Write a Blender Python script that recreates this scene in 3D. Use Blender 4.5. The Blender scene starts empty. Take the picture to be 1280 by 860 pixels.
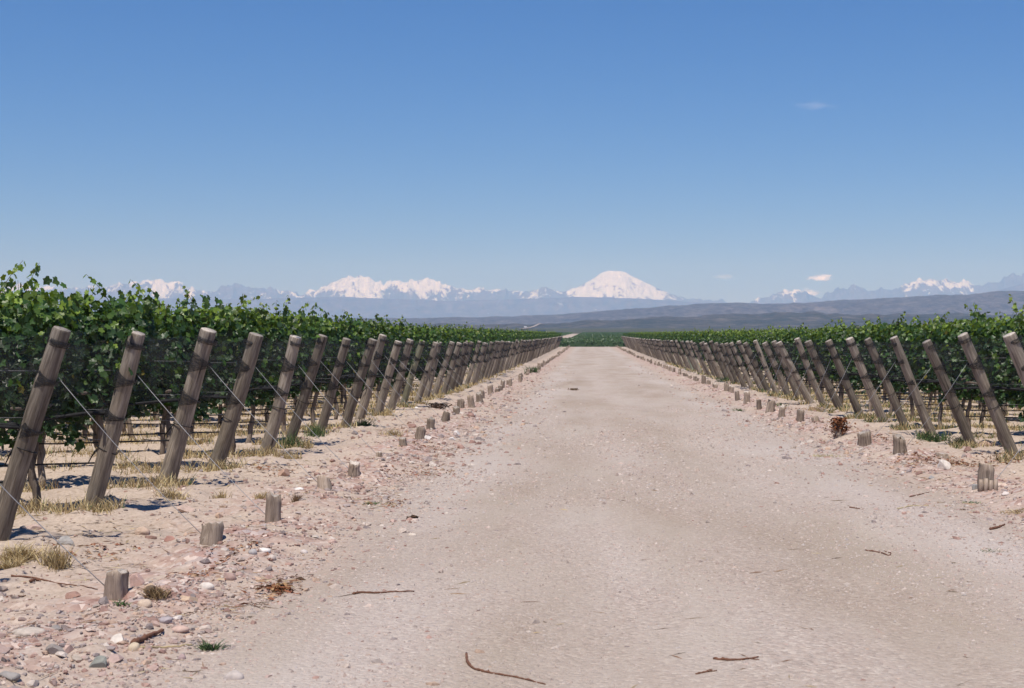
import bpy, math, random
import numpy as np
from mathutils import Vector, Matrix

# ------------------------------------------------------------------ camera, sky, sun, exposure
SC = bpy.context.scene
COL = SC.collection
F = 1950.0                      # focal length in pixels of the 1280 px wide photograph
EYE = 1.6
VX, VY = 735.0, 432.0           # vanishing point of the road / horizon
cam_d = bpy.data.cameras.new('camera')
cam = bpy.data.objects.new('camera', cam_d)
COL.objects.link(cam)
cam.location = (0, 0, EYE)
cam.rotation_euler = (math.radians(90), 0, 0)
cam_d.sensor_width = 36
cam_d.lens = F / 1280 * 36
cam_d.shift_x = (640 - VX) / 1280
cam_d.shift_y = (VY - 430) / 1280
cam_d.clip_start = 0.1
cam_d.clip_end = 120000
cam_d.dof.use_dof = True
cam_d.dof.focus_distance = 19
cam_d.dof.aperture_fstop = 8.0
SC.camera = cam

SUN_EL = math.radians(66)
SUN_AZ = math.radians(180 + 14)     # compass from +Y, clockwise: behind the camera, a little to its left
W = bpy.data.worlds.new('World')
SC.world = W
W.use_nodes = True
wn = W.node_tree
bg = wn.nodes['Background']
sky = wn.nodes.new('ShaderNodeTexSky')
sky.sky_type = 'NISHITA'
sky.sun_disc = False
sky.sun_elevation = SUN_EL
sky.sun_rotation = SUN_AZ
sky.altitude = 1100
sky.air_density = 1.0
sky.dust_density = 0.1
sky.ozone_density = 6.0
hsv = wn.nodes.new('ShaderNodeHueSaturation'); hsv.inputs['Saturation'].default_value = 1.34
wn.links.new(sky.outputs[0], hsv.inputs['Color'])
tint = wn.nodes.new('ShaderNodeMix'); tint.data_type = 'RGBA'; tint.blend_type = 'MULTIPLY'; tint.inputs[0].default_value = 1
tint.inputs[7].default_value = (0.77, 0.755, 1.06, 1)
wn.links.new(hsv.outputs[0], tint.inputs[6])
wn.links.new(tint.outputs[2], bg.inputs[0])
bg.inputs[1].default_value = 0.083
sun_d = bpy.data.lights.new('sun', 'SUN')
sun_d.energy = 4.6
sun_d.angle = math.radians(0.53)
sun_d.color = (1.0, 0.955, 0.89)
sun = bpy.data.objects.new('sun', sun_d)
COL.objects.link(sun)
sdir = Vector((math.sin(SUN_AZ) * math.cos(SUN_EL), math.cos(SUN_AZ) * math.cos(SUN_EL), math.sin(SUN_EL)))
sun.rotation_euler = (-sdir).to_track_quat('-Z', 'Y').to_euler()
sun.location = (0, -20, 60)
SC.view_settings.view_transform = 'Standard'
SC.view_settings.look = 'None'
SC.view_settings.exposure = 0.12
SC.view_settings.gamma = 1
SC.render.engine = 'CYCLES'
SC.cycles.use_denoising = True
SC.cycles.max_bounces = 7
SC.cycles.diffuse_bounces = 3
SC.cycles.glossy_bounces = 2
SC.cycles.transmission_bounces = 4
SC.cycles.transparent_max_bounces = 14
SC.cycles.volume_bounces = 2
SC.cycles.caustics_reflective = False
SC.cycles.caustics_refractive = False

rng = np.random.default_rng(7)
random.seed(7)

# ------------------------------------------------------------------ numpy helpers
def hash2(ix, iy, s):
    n = (ix.astype(np.int64) * 374761393 + iy.astype(np.int64) * 668265263 + s * 1442695041) & 0x7fffffff
    n = ((n ^ (n >> 13)) * 1274126177) & 0x7fffffff
    n = ((n ^ (n >> 16)) * 668265263) & 0x7fffffff
    return (n & 0xffff) / 65535.0

def vnoise(x, y, s=0):
    x = np.asarray(x, float); y = np.asarray(y, float)
    ix, iy = np.floor(x), np.floor(y)
    fx, fy = x - ix, y - iy
    fx = fx * fx * (3 - 2 * fx); fy = fy * fy * (3 - 2 * fy)
    a = hash2(ix, iy, s); b = hash2(ix + 1, iy, s); c = hash2(ix, iy + 1, s); d = hash2(ix + 1, iy + 1, s)
    return (a * (1 - fx) + b * fx) * (1 - fy) + (c * (1 - fx) + d * fx) * fy

def fbm(x, y, o=4, s=0, gain=0.5):
    v, a, t = 0, 1, 0
    for i in range(o):
        v = v + a * vnoise(x * 2 ** i + 17.3 * i, y * 2 ** i - 9.1 * i, s + i); t += a; a *= gain
    return v / t

def ridged(x, y, o=5, s=0):
    v, a, t = 0, 1, 0
    for i in range(o):
        v = v + a * (1 - np.abs(2 * vnoise(x * 2.03 ** i + 5.7 * i, y * 2.03 ** i + 3.1 * i, s + i) - 1)); t += a; a *= 0.52
    return v / t

def sstep(a, b, x):
    t = np.clip((np.asarray(x, float) - a) / (b - a), 0, 1)
    return t * t * (3 - 2 * t)

def mesh_np(name, V, Fc, mats, cols=None, fmat=None, smooth=True, attr='col'):
    """V (n,3); Fc: (m,k) array or list of such arrays with different k; cols (n,3) point colours."""
    Fl = Fc if isinstance(Fc, list) else [Fc]
    V = np.asarray(V, np.float32)
    me = bpy.data.meshes.new(name)
    me.vertices.add(len(V))
    me.vertices.foreach_set('co', V.ravel())
    nl = sum(f.size for f in Fl); nf = sum(len(f) for f in Fl)
    me.loops.add(nl); me.polygons.add(nf)
    me.loops.foreach_set('vertex_index', np.concatenate([f.ravel() for f in Fl]).astype(np.int32))
    tot = np.concatenate([np.full(len(f), f.shape[1]) for f in Fl])
    st = np.concatenate([[0], np.cumsum(tot)[:-1]])
    me.polygons.foreach_set('loop_start', st.astype(np.int32))
    me.polygons.foreach_set('loop_total', tot.astype(np.int32))
    me.polygons.foreach_set('use_smooth', np.full(nf, smooth))
    for m in (mats if isinstance(mats, (list, tuple)) else [mats]):
        me.materials.append(m)
    if fmat is not None:
        me.polygons.foreach_set('material_index', np.asarray(fmat, np.int32))
    if cols is not None:
        at = me.color_attributes.new(attr, 'FLOAT_COLOR', 'POINT')
        at.data.foreach_set('color', np.concatenate([cols, np.ones((len(V), 1))], 1).astype(np.float32).ravel())
    me.update(calc_edges=True)
    return me

def link(name, me, parent=None, loc=None, rot=None):
    o = bpy.data.objects.new(name, me)
    COL.objects.link(o)
    if parent is not None: o.parent = parent
    if loc is not None: o.location = loc
    if rot is not None: o.rotation_euler = rot
    return o

def tag(o, label=None, cat=None, group=None, kind=None):
    for k, v in (('label', label), ('category', cat), ('group', group), ('kind', kind)):
        if v: o[k] = v
    return o

class Buf:
    """collects pieces into one mesh"""
    def __init__(s): s.V, s.F, s.C, s.M, s.n = [], {}, [], {}, 0
    def add(s, V, Fc, col=(1, 1, 1), m=0):
        V = np.asarray(V, float)
        s.V.append(V)
        c = np.asarray(col, float)
        s.C.append(np.broadcast_to(c, (len(V), 3)))
        for f in (Fc if isinstance(Fc, list) and not isinstance(Fc[0], tuple) else [Fc]):
            f = np.asarray(f)
            s.F.setdefault(f.shape[1], []).append(f + s.n)
            s.M.setdefault(f.shape[1], []).append(np.full(len(f), m))
        s.n += len(V)
    def mesh(s, name, mats, smooth=True):
        ks = sorted(s.F)
        return mesh_np(name, np.concatenate(s.V), [np.concatenate(s.F[k]) for k in ks], mats, np.concatenate(s.C),
                       np.concatenate([np.concatenate(s.M[k]) for k in ks]), smooth)

def tube(pts, rad, n=8, caps=True, jit=0.0, seed=0):
    """tube through pts with radius per point; returns V, [quads, tris]"""
    P = np.asarray(pts, float); m = len(P)
    R = np.broadcast_to(np.asarray(rad, float), (m,))
    T = np.gradient(P, axis=0); T /= np.linalg.norm(T, axis=1)[:, None] + 1e-9
    up = np.array([0.13, 0.97, 0.2]) if abs(T[0][2]) > 0.7 else np.array([0, 0.05, 1.0])
    A = np.cross(T, up); A /= np.linalg.norm(A, axis=1)[:, None] + 1e-9
    B = np.cross(T, A)
    th = np.arange(n) / n * 2 * math.pi
    g = np.random.default_rng(seed)
    rr = R[:, None] * (1 + jit * (g.random((m, n)) - 0.5))
    V = P[:, None] + rr[..., None] * (np.cos(th)[None, :, None] * A[:, None] + np.sin(th)[None, :, None] * B[:, None])
    V = V.reshape(-1, 3)
    i = np.arange(m - 1)[:, None] * n; j = np.arange(n)[None]
    k = (j + 1) % n
    q = np.stack([i + j, i + n + j, i + n + k, i + k], -1).reshape(-1, 4)
    fs = [q]
    if caps:
        V = np.concatenate([V, P[:1], P[-1:]])
        j = np.arange(n); k = (j + 1) % n
        t = np.concatenate([np.stack([np.full(n, m * n), j, k], -1), np.stack([np.full(n, m * n + 1), (m - 1) * n + k, (m - 1) * n + j], -1)])
        fs.append(t)
    return V, fs

ICO_V = None
def ico(level):
    t = (1 + 5 ** .5) / 2
    V = [(-1, t, 0), (1, t, 0), (-1, -t, 0), (1, -t, 0), (0, -1, t), (0, 1, t), (0, -1, -t), (0, 1, -t), (t, 0, -1), (t, 0, 1), (-t, 0, -1), (-t, 0, 1)]
    Fc = [(0, 11, 5), (0, 5, 1), (0, 1, 7), (0, 7, 10), (0, 10, 11), (1, 5, 9), (5, 11, 4), (11, 10, 2), (10, 7, 6), (7, 1, 8), (3, 9, 4), (3, 4, 2), (3, 2, 6), (3, 6, 8), (3, 8, 9), (4, 9, 5), (2, 4, 11), (6, 2, 10), (8, 6, 7), (9, 8, 1)]
    V = [np.array(v) / np.linalg.norm(v) for v in V]
    for _ in range(level):
        mid = {}; nf = []
        def mp(a, b):
            k = (min(a, b), max(a, b))
            if k not in mid:
                v = V[a] + V[b]; V.append(v / np.linalg.norm(v)); mid[k] = len(V) - 1
            return mid[k]
        for a, b, c in Fc:
            x, y, z = mp(a, b), mp(b, c), mp(c, a)
            nf += [(a, x, z), (b, y, x), (c, z, y), (x, y, z)]
        Fc = nf
    return np.array(V), np.array(Fc)
ICO = [ico(k) for k in range(4)]

# ------------------------------------------------------------------ materials
def mat(name):
    m = bpy.data.materials.new(name); m.use_nodes = True
    nt = m.node_tree
    return m, nt, nt.nodes['Principled BSDF'], nt.nodes['Material Output']

def N(nt, t, **k):
    n = nt.nodes.new(t)
    for a, v in k.items(): setattr(n, a, v)
    return n

def setin(n, **k):
    for a, v in k.items():
        n.inputs[a.replace('_', ' ')].default_value = v

def noise(nt, vec, scale, detail=4, rough=0.55, dist=0.0):
    n = N(nt, 'ShaderNodeTexNoise')
    n.inputs['Scale'].default_value = scale; n.inputs['Detail'].default_value = detail
    n.inputs['Roughness'].default_value = rough; n.inputs['Distortion'].default_value = dist
    if vec is not None: nt.links.new(vec, n.inputs['Vector'])
    return n.outputs['Fac']

def ramp(nt, fac, stops, interp='LINEAR'):
    r = N(nt, 'ShaderNodeValToRGB'); r.color_ramp.interpolation = interp
    e = r.color_ramp.elements
    while len(e) < len(stops): e.new(0.5)
    for i, (p, c) in enumerate(stops):
        e[i].position = p; e[i].color = (*c, 1) if len(c) == 3 else c
    nt.links.new(fac, r.inputs[0])
    return r.outputs[0]

def mixc(nt, fac, a, b, mode='MIX'):
    m = N(nt, 'ShaderNodeMix', data_type='RGBA', blend_type=mode)
    for s, v in ((0, fac), (6, a), (7, b)):
        if isinstance(v, bpy.types.NodeSocket): nt.links.new(v, m.inputs[s])
        elif s == 0: m.inputs[0].default_value = v
        else: m.inputs[s].default_value = (*v, 1)
    return m.outputs[2]

def math_(nt, op, a, b=None, clamp=False):
    m = N(nt, 'ShaderNodeMath', operation=op, use_clamp=clamp)
    for i, v in enumerate((a, b)):
        if v is None: continue
        if isinstance(v, bpy.types.NodeSocket): nt.links.new(v, m.inputs[i])
        else: m.inputs[i].default_value = v
    return m.outputs[0]

def bump(nt, h, bsdf, strength=0.5, dist=0.01):
    b = N(nt, 'ShaderNodeBump')
    b.inputs['Strength'].default_value = strength; b.inputs['Distance'].default_value = dist
    nt.links.new(h, b.inputs['Height'])
    nt.links.new(b.outputs[0], bsdf.inputs['Normal'])

def scaled(nt, vec, s):
    m = N(nt, 'ShaderNodeMapping'); m.inputs['Scale'].default_value = s
    nt.links.new(vec, m.inputs['Vector'])
    return m.outputs[0]

def ground_material():
    m, nt, b, out = mat('ground')
    pos = N(nt, 'ShaderNodeNewGeometry').outputs['Position']
    zone = N(nt, 'ShaderNodeVertexColor', layer_name='col')
    sep = N(nt, 'ShaderNodeSeparateColor'); nt.links.new(zone.outputs[0], sep.inputs[0])
    road, berm, far = sep.outputs[0], sep.outputs[1], sep.outputs[2]
    # broken edge between zones
    e = math_(nt, 'SUBTRACT', noise(nt, pos, 3.5, 5), 0.5)
    road = math_(nt, 'ADD', road, math_(nt, 'MULTIPLY', e, math_(nt, 'MULTIPLY', math_(nt, 'MULTIPLY', road, math_(nt, 'SUBTRACT', 1.0, road)), 5.0)), True)
    patch = noise(nt, scaled(nt, pos, (1.0, 0.35, 1)), 0.9, 5, 0.6)
    grain = noise(nt, pos, 130, 3, 0.7)
    grit = noise(nt, pos, 28, 4, 0.7)
    sand = ramp(nt, patch, [(0.30, (0.36, 0.282, 0.212)), (0.5, (0.458, 0.370, 0.300)), (0.72, (0.56, 0.462, 0.385))])
    sand = mixc(nt, 0.55, sand, ramp(nt, grit, [(0.3, (0.24, 0.185, 0.142)), (0.5, (0.458, 0.370, 0.300)), (0.75, (0.64, 0.535, 0.45))]))
    # road: compacted gravel of many small stones
    vor = N(nt, 'ShaderNodeTexVoronoi'); vor.inputs['Scale'].default_value = 42; nt.links.new(pos, vor.inputs['Vector'])
    sc = N(nt, 'ShaderNodeSeparateColor'); nt.links.new(vor.outputs['Color'], sc.inputs[0])
    stones = ramp(nt, sc.outputs[0], [(0.0, (0.19, 0.145, 0.13)), (0.2, (0.34, 0.26, 0.225)), (0.45, (0.46, 0.34, 0.29)), (0.65, (0.42, 0.36, 0.33)), (0.82, (0.54, 0.43, 0.36)), (1.0, (0.72, 0.63, 0.55))])
    dust = ramp(nt, noise(nt, scaled(nt, pos, (1.0, 0.16, 1)), 0.75, 6, 0.62), [(0.30, (0.315, 0.255, 0.192)), (0.45, (0.405, 0.340, 0.278)), (0.6, (0.47, 0.405, 0.345)), (0.76, (0.565, 0.495, 0.43))])
    cover = ramp(nt, noise(nt, scaled(nt, pos, (1.0, 0.26, 1)), 1.1, 5, 0.65), [(0.36, (0.06,) * 3), (0.6, (0.58,) * 3)])
    big = ramp(nt, noise(nt, scaled(nt, pos, (0.55, 0.13, 1)), 1.0, 3, 0.55), [(0.36, (0.89, 0.875, 0.83)), (0.5, (0.985, 0.99, 0.975)), (0.66, (1.03, 1.055, 1.06))])
    rc = mixc(nt, cover, dust, stones)
    rc = mixc(nt, 0.18, rc, ramp(nt, grain, [(0.3, (0.22, 0.17, 0.15)), (0.7, (0.7, 0.58, 0.53))]))
    sx = N(nt, 'ShaderNodeSeparateXYZ'); nt.links.new(pos, sx.inputs[0])
    wob = noise(nt, scaled(nt, pos, (0.12, 0.06, 1)), 1.0, 2)
    xw = math_(nt, 'ADD', sx.outputs[0], math_(nt, 'MULTIPLY', math_(nt, 'SUBTRACT', wob, .5), 2.2))
    def band(c, w):
        t = math_(nt, 'DIVIDE', math_(nt, 'SUBTRACT', xw, c), w)
        return math_(nt, 'POWER', 2.718, math_(nt, 'MULTIPLY', math_(nt, 'MULTIPLY', t, t), -1.0))
    rut = math_(nt, 'ADD', band(-0.25, .38), band(1.55, .42), True)
    rut = math_(nt, 'MULTIPLY', math_(nt, 'MULTIPLY', rut, .62), ramp(nt, noise(nt, scaled(nt, pos, (1, .25, 1)), .8, 4, .6), [(0.3, (.15,) * 3), (0.65, (.85,) * 3)]))
    rc = mixc(nt, rut, rc, mixc(nt, .25, (0.40, 0.335, 0.285), stones))
    edge = math_(nt, 'ADD', band(-1.5, .45), band(3.1, .5), True)
    rc = mixc(nt, math_(nt, 'MULTIPLY', edge, .35), rc, (0.52, 0.455, 0.42))
    rc = mixc(nt, 1.0, rc, big, 'MULTIPLY')
    # berms: loose reddish rubble
    vb = N(nt, 'ShaderNodeTexVoronoi'); vb.inputs['Scale'].default_value = 19; nt.links.new(pos, vb.inputs['Vector'])
    sb = N(nt, 'ShaderNodeSeparateColor'); nt.links.new(vb.outputs['Color'], sb.inputs[0])
    rub = ramp(nt, sb.outputs[0], [(0.0, (0.26, 0.15, 0.125)), (0.3, (0.38, 0.245, 0.205)), (0.55, (0.44, 0.30, 0.25)), (0.8, (0.40, 0.33, 0.31)), (1.0, (0.66, 0.53, 0.46))])
    bm = math_(nt, 'MULTIPLY', berm, ramp(nt, noise(nt, pos, 1.8, 4), [(0.38, (0.0,) * 3), (0.6, (1.0,) * 3)]))
    c = mixc(nt, bm, sand, rub)
    c = mixc(nt, road, c, rc)
    # far plain: grey-green scrub
    fn = noise(nt, scaled(nt, pos, (0.05, 0.012, 1)), 1.0, 6, 0.7)
    fcol = ramp(nt, fn, [(0.35, (0.045, 0.055, 0.035)), (0.55, (0.085, 0.085, 0.055)), (0.7, (0.19, 0.16, 0.12))])
    c = mixc(nt, far, c, fcol)
    nt.links.new(c, b.inputs['Base Color'])
    setin(b, Roughness=0.95); b.inputs['Specular IOR Level'].default_value = 0.12
    hgt = math_(nt, 'ADD', math_(nt, 'MULTIPLY', math_(nt, 'SUBTRACT', 1.0, vor.outputs['Distance']), road),
                math_(nt, 'ADD', math_(nt, 'MULTIPLY', grit, 0.9), math_(nt, 'MULTIPLY', math_(nt, 'SUBTRACT', 1.0, vb.outputs['Distance']), bm)))
    bump(nt, hgt, b, 0.75, 0.014)
    return m

def colattr_material(name, rough=0.9, spec=0.2, nscale=30, amount=0.35, bumpd=0.004, bs=0.5):
    m, nt, b, out = mat(name)
    pos = N(nt, 'ShaderNodeTexCoord').outputs['Object']
    vc = N(nt, 'ShaderNodeVertexColor', layer_name='col')
    f = noise(nt, pos, nscale, 5, 0.65)
    c = mixc(nt, amount, vc.outputs[0], ramp(nt, f, [(0.25, (0.25,) * 3), (0.5, (0.95,) * 3), (0.8, (1.5,) * 3)]), 'MULTIPLY')
    nt.links.new(c, b.inputs['Base Color'])
    setin(b, Roughness=rough); b.inputs['Specular IOR Level'].default_value = spec
    bump(nt, f, b, bs, bumpd)
    return m

def leaf_material():
    m, nt, b, out = mat('vine leaf')
    vc = N(nt, 'ShaderNodeVertexColor', layer_name='col')
    nt.links.new(vc.outputs[0], b.inputs['Base Color'])
    setin(b, Roughness=0.42); b.inputs['Specular IOR Level'].default_value = 0.45
    tr = N(nt, 'ShaderNodeBsdfTranslucent')
    tc = mixc(nt, 1.0, vc.outputs[0], (2.1, 1.9, 0.6), 'MULTIPLY')
    nt.links.new(tc, tr.inputs[0])
    mx = N(nt, 'ShaderNodeMixShader'); mx.inputs[0].default_value = 0.33
    nt.links.new(b.outputs[0], mx.inputs[1]); nt.links.new(tr.outputs[0], mx.inputs[2])
    nt.links.new(mx.outputs[0], out.inputs[0])
    return m

def blade_material(name):
    m, nt, b, out = mat(name)
    vc = N(nt, 'ShaderNodeVertexColor', layer_name='col')
    nt.links.new(vc.outputs[0], b.inputs['Base Color'])
    setin(b, Roughness=0.75); b.inputs['Specular IOR Level'].default_value = 0.2
    return m

def wood_material(name, dark, mid, light, grain=14):
    m, nt, b, out = mat(name)
    obj = N(nt, 'ShaderNodeTexCoord').outputs['Object']
    inf = N(nt, 'ShaderNodeObjectInfo')
    add = N(nt, 'ShaderNodeVectorMath', operation='ADD')
    cmb = N(nt, 'ShaderNodeCombineXYZ')
    nt.links.new(math_(nt, 'MULTIPLY', inf.outputs['Random'], 13.0), cmb.inputs[0]); nt.links.new(math_(nt, 'MULTIPLY', inf.outputs['Random'], 7.0), cmb.inputs[2])
    nt.links.new(obj, add.inputs[0]); nt.links.new(cmb.outputs[0], add.inputs[1])
    v = add.outputs[0]
    g = noise(nt, scaled(nt, v, (1, 1, 0.07)), grain * 3, 6, 0.7, 0.4)
    s = noise(nt, scaled(nt, v, (1, 1, 0.3)), 5, 4, 0.6)
    cr = noise(nt, scaled(nt, v, (1, 1, 0.035)), 26, 3, 0.6)
    c = ramp(nt, g, [(0.28, dark), (0.5, mid), (0.72, light)])
    c = mixc(nt, 0.55, c, ramp(nt, s, [(0.3, (0.42, 0.41, 0.40)), (0.52, (1.0, 1.0, 1.0)), (0.75, (1.3, 1.24, 1.15))]), 'MULTIPLY')
    c = mixc(nt, ramp(nt, cr, [(0.28, (1,) * 3), (0.36, (0,) * 3)]), c, tuple(x * 0.35 for x in dark))
    br = math_(nt, 'ADD', math_(nt, 'MULTIPLY', inf.outputs['Random'], 0.65), 0.68)
    cb = N(nt, 'ShaderNodeCombineColor')
    for i in range(3): nt.links.new(br, cb.inputs[i])
    c = mixc(nt, 1.0, c, cb.outputs[0], 'MULTIPLY')
    nt.links.new(c, b.inputs['Base Color'])
    setin(b, Roughness=0.88); b.inputs['Specular IOR Level'].default_value = 0.2
    bump(nt, math_(nt, 'ADD', g, math_(nt, 'MULTIPLY', ramp(nt, cr, [(0.28, (0,) * 3), (0.4, (1,) * 3)]), 1.5)), b, 0.7, 0.006)
    return m

def plain(name, col, rough=0.8, spec=0.3, metal=0.0, n=None):
    m, nt, b, out = mat(name)
    if n:
        obj = N(nt, 'ShaderNodeTexCoord').outputs['Object']
        f = noise(nt, obj, n, 5, 0.65)
        nt.links.new(ramp(nt, f, [(0.3, tuple(c * 0.6 for c in col)), (0.7, tuple(min(1, c * 1.35) for c in col))]), b.inputs['Base Color'])
        bump(nt, f, b, 0.5, 0.005)
    else: b.inputs['Base Color'].default_value = (*col, 1)
    setin(b, Roughness=rough, Metallic=metal); b.inputs['Specular IOR Level'].default_value = spec
    return m

def net_material():
    m, nt, b, out = mat('black netting')
    obj = N(nt, 'ShaderNodeTexCoord').outputs['Object']
    f = noise(nt, scaled(nt, obj, (1.0, 1.0, 3.0)), 3.2, 5, 0.6, 0.8)
    fine = noise(nt, scaled(nt, obj, (0.5, 1, 4)), 22, 3, 0.6)
    b.inputs['Base Color'].default_value = (0.03, 0.032, 0.036, 1)
    setin(b, Roughness=0.6); b.inputs['Specular IOR Level'].default_value = 0.3
    tr = N(nt, 'ShaderNodeBsdfTransparent')
    mx = N(nt, 'ShaderNodeMixShader')
    fac = math_(nt, 'ADD', ramp(nt, f, [(0.35, (0.05,) * 3), (0.72, (0.28,) * 3)]), math_(nt, 'MULTIPLY', math_(nt, 'SUBTRACT', fine, 0.5), 0.25), True)
    nt.links.new(fac, mx.inputs[0]); nt.links.new(tr.outputs[0], mx.inputs[1]); nt.links.new(b.outputs[0], mx.inputs[2])
    nt.links.new(mx.outputs[0], out.inputs[0])
    return m

M_GROUND = ground_material()
M_LEAF = leaf_material()
M_STONE = colattr_material('stone', nscale=22, amount=0.45)
M_BLADE = blade_material('dry grass blade')
M_POST = wood_material('weathered post wood', (0.085, 0.070, 0.058), (0.225, 0.190, 0.155), (0.42, 0.37, 0.31))
M_POSTG = wood_material('pale green painted wood', (0.18, 0.21, 0.15), (0.32, 0.36, 0.27), (0.48, 0.52, 0.42))
M_POSTO = wood_material('olive weathered wood', (0.12, 0.115, 0.075), (0.25, 0.24, 0.165), (0.37, 0.355, 0.26))
M_SAWN = wood_material('sawn wood end', (0.26, 0.22, 0.19), (0.42, 0.37, 0.32), (0.58, 0.53, 0.47), 20)
M_STUMP = wood_material('stump wood', (0.12, 0.092, 0.070), (0.285, 0.225, 0.178), (0.44, 0.365, 0.295))
M_BARK = wood_material('vine bark', (0.07, 0.05, 0.04), (0.20, 0.16, 0.13), (0.36, 0.31, 0.27), 20)
M_NET = net_material()
M_NETD = plain('bunched black netting', (0.016, 0.016, 0.018), 0.7, 0.25, n=30)
M_CORD = plain('black cord', (0.012, 0.012, 0.013), 0.6)
M_WIRE = plain('galvanised wire', (0.30, 0.30, 0.31), 0.55, 0.4, 0.5)
M_HOSE = plain('black irrigation hose', (0.02, 0.02, 0.022), 0.5)
M_TWIG = plain('dry twig', (0.16, 0.075, 0.045), 0.85, n=40)
M_WHITE = plain('white painted metal', (0.8, 0.8, 0.8), 0.4)
M_BLUE = plain('dark blue sheet metal', (0.04, 0.06, 0.11), 0.5)
M_GLASSD = plain('dark vehicle glass', (0.02, 0.025, 0.03), 0.1, 0.5)
M_RUBBER = plain('tyre rubber', (0.02, 0.02, 0.02), 0.9)

# ------------------------------------------------------------------ terrain
def base_h(y):
    y = np.asarray(y, float)
    a = 1.4 * (np.clip(y - 60, 0, 190) / 190) ** 1.3
    a = a - sstep(254, 277, y) * 0.95
    a = a + np.clip(y - 277, 0, 1223) * 0.0101
    a = a + np.clip(y - 1500, 0, 1500) * 0.0148
    return a

RL, RR = -2.05, 3.72
def road_edges(y):
    return (RL + 0.5 * (fbm(y * 0.35, 0 * y + 3.3, 4, 5) - 0.5) - 0.0 * y, RR + 0.5 * (fbm(y * 0.35, 0 * y + 8.3, 4, 6) - 0.5))

def H(x, y):
    x = np.asarray(x, float); y = np.asarray(y, float)
    h = base_h(y)
    fade = (1 - sstep(90, 160, y)) * (1 - sstep(14, 22, np.abs(x - 0.8)))
    eL, eR = road_edges(y)
    dl = eL - x; dr = x - eR                     # >0 outside the road
    d = np.maximum(dl, dr)
    out = sstep(-0.15, 0.5, d)
    berm = np.exp(-((d - 0.75) / 0.42) ** 2) * (0.045 + 0.06 * fbm(x * 0.9, y * 0.5, 3, 11))
    lump = (fbm(x * 1.1, y * 1.1, 4, 21) - 0.5) * 0.13 + (fbm(x * 4.5, y * 4.5, 3, 31) - 0.5) * 0.085
    rut = -0.018 * np.exp(-((x - 0.0) / 0.45) ** 2) - 0.018 * np.exp(-((x - 1.75) / 0.45) ** 2)
    micro = (fbm(x * 11, y * 11, 3, 61) - .5) * .055 * sstep(.42, .62, fbm(x * .8, y * .8, 3, 66))
    rough = (fbm(x * 1.3, y * 0.5, 4, 41) - 0.5) * 0.03
    return h + fade * (out * (lump * 1.35 + berm + micro) + (1 - out) * (rut + rough))

def h1(x, y): return float(H(np.array([x]), np.array([y]))[0])

def at(px, py, z=None):
    """world point on the ground seen at pixel (px,py)"""
    d = 10.0
    if z is not None:
        d = F * (EYE - z) / (py - VY)
        return Vector(((px - VX) / F * d, d, z))
    d0 = F * EYE / (py - VY)
    lo, hi = (0.75 * d0, 1.15 * d0) if d0 < 45 else (0.5 * d0, 1.05 * d0)
    for _ in range(13):
        d = 0.5 * (lo + hi)
        if EYE - (py - VY) / F * d > h1((px - VX) / F * d, d): lo = d
        else: hi = d
    x = (px - VX) / F * d
    return Vector((x, d, h1(x, d)))

def grow(a, b, step, k):
    o = [a]
    while o[-1] < b:
        o.append(o[-1] + step); step *= k
    return o

xc = np.arange(-9, 9.001, 0.055)
xo = np.array(grow(9, 42000, 0.08, 1.16)[1:])
gx = np.concatenate([(-xo)[::-1], xc, xo])
gy = np.concatenate([-np.array(grow(-5, 3000, 0.5, 1.4))[::-1] - 0.0, np.array(grow(5, 18, 0.055, 1.0003))[1:]])
gy = np.unique(np.round(gy, 4))
gy = np.concatenate([gy[gy < 18], np.array(grow(18, 80, 0.06, 1.005)), ])
last = gy[-1]
gy = np.concatenate([gy, np.array(grow(last, 40000, 0.5, 1.018))[1:]])
gy = np.unique(gy)
GX, GY = np.meshgrid(gx, gy)
GZ = H(GX, GY)
eL, eR = road_edges(GY)
dd = np.maximum(eL - GX, GX - eR)
behind = (GY < 262)
roadm = (1 - sstep(-0.35, 0.35, dd)) * behind
cross = sstep(250, 256, GY) * (1 - sstep(270, 274, GY))
roadm = np.maximum(roadm, cross)
corr = ((np.abs(GX + 8.7) < 3.2) & (GY > 380) & (GY < 1350)) * 1.0
roadm = np.maximum(roadm, corr)
bermm = np.exp(-((dd - 0.8) / 0.75) ** 2) * behind
farm = np.maximum(sstep(1400, 1600, GY), 0)
nx, ny = len(gx), len(gy)
V = np.stack([GX, GY, GZ], -1).reshape(-1, 3)
C = np.stack([roadm, bermm, farm], -1).reshape(-1, 3)
ii, jj = np.meshgrid(np.arange(ny - 1), np.arange(nx - 1), indexing='ij')
Q = np.stack([ii * nx + jj, ii * nx + jj + 1, (ii + 1) * nx + jj + 1, (ii + 1) * nx + jj], -1).reshape(-1, 4)
tag(link('ground', mesh_np('ground', V, Q, M_GROUND, C)), kind='structure')
qc = V[Q].mean(1)
el, er = road_edges(qc[:, 1])
sel = (qc[:, 0] > el) & (qc[:, 0] < er) & (qc[:, 1] < 258) & (qc[:, 1] > -60)
Qr = Q[sel]
u, inv = np.unique(Qr, return_inverse=True)
tag(link('dirt_road', mesh_np('dirt_road', V[u] + [0, 0, 0.004], inv.reshape(Qr.shape), M_GROUND, C[u])), kind='structure')

# ------------------------------------------------------------------ hills and mountains (terrain sheets)
def curve(pts):
    xs, ys = zip(*pts)
    return lambda p: np.interp(p, xs, ys)

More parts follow.
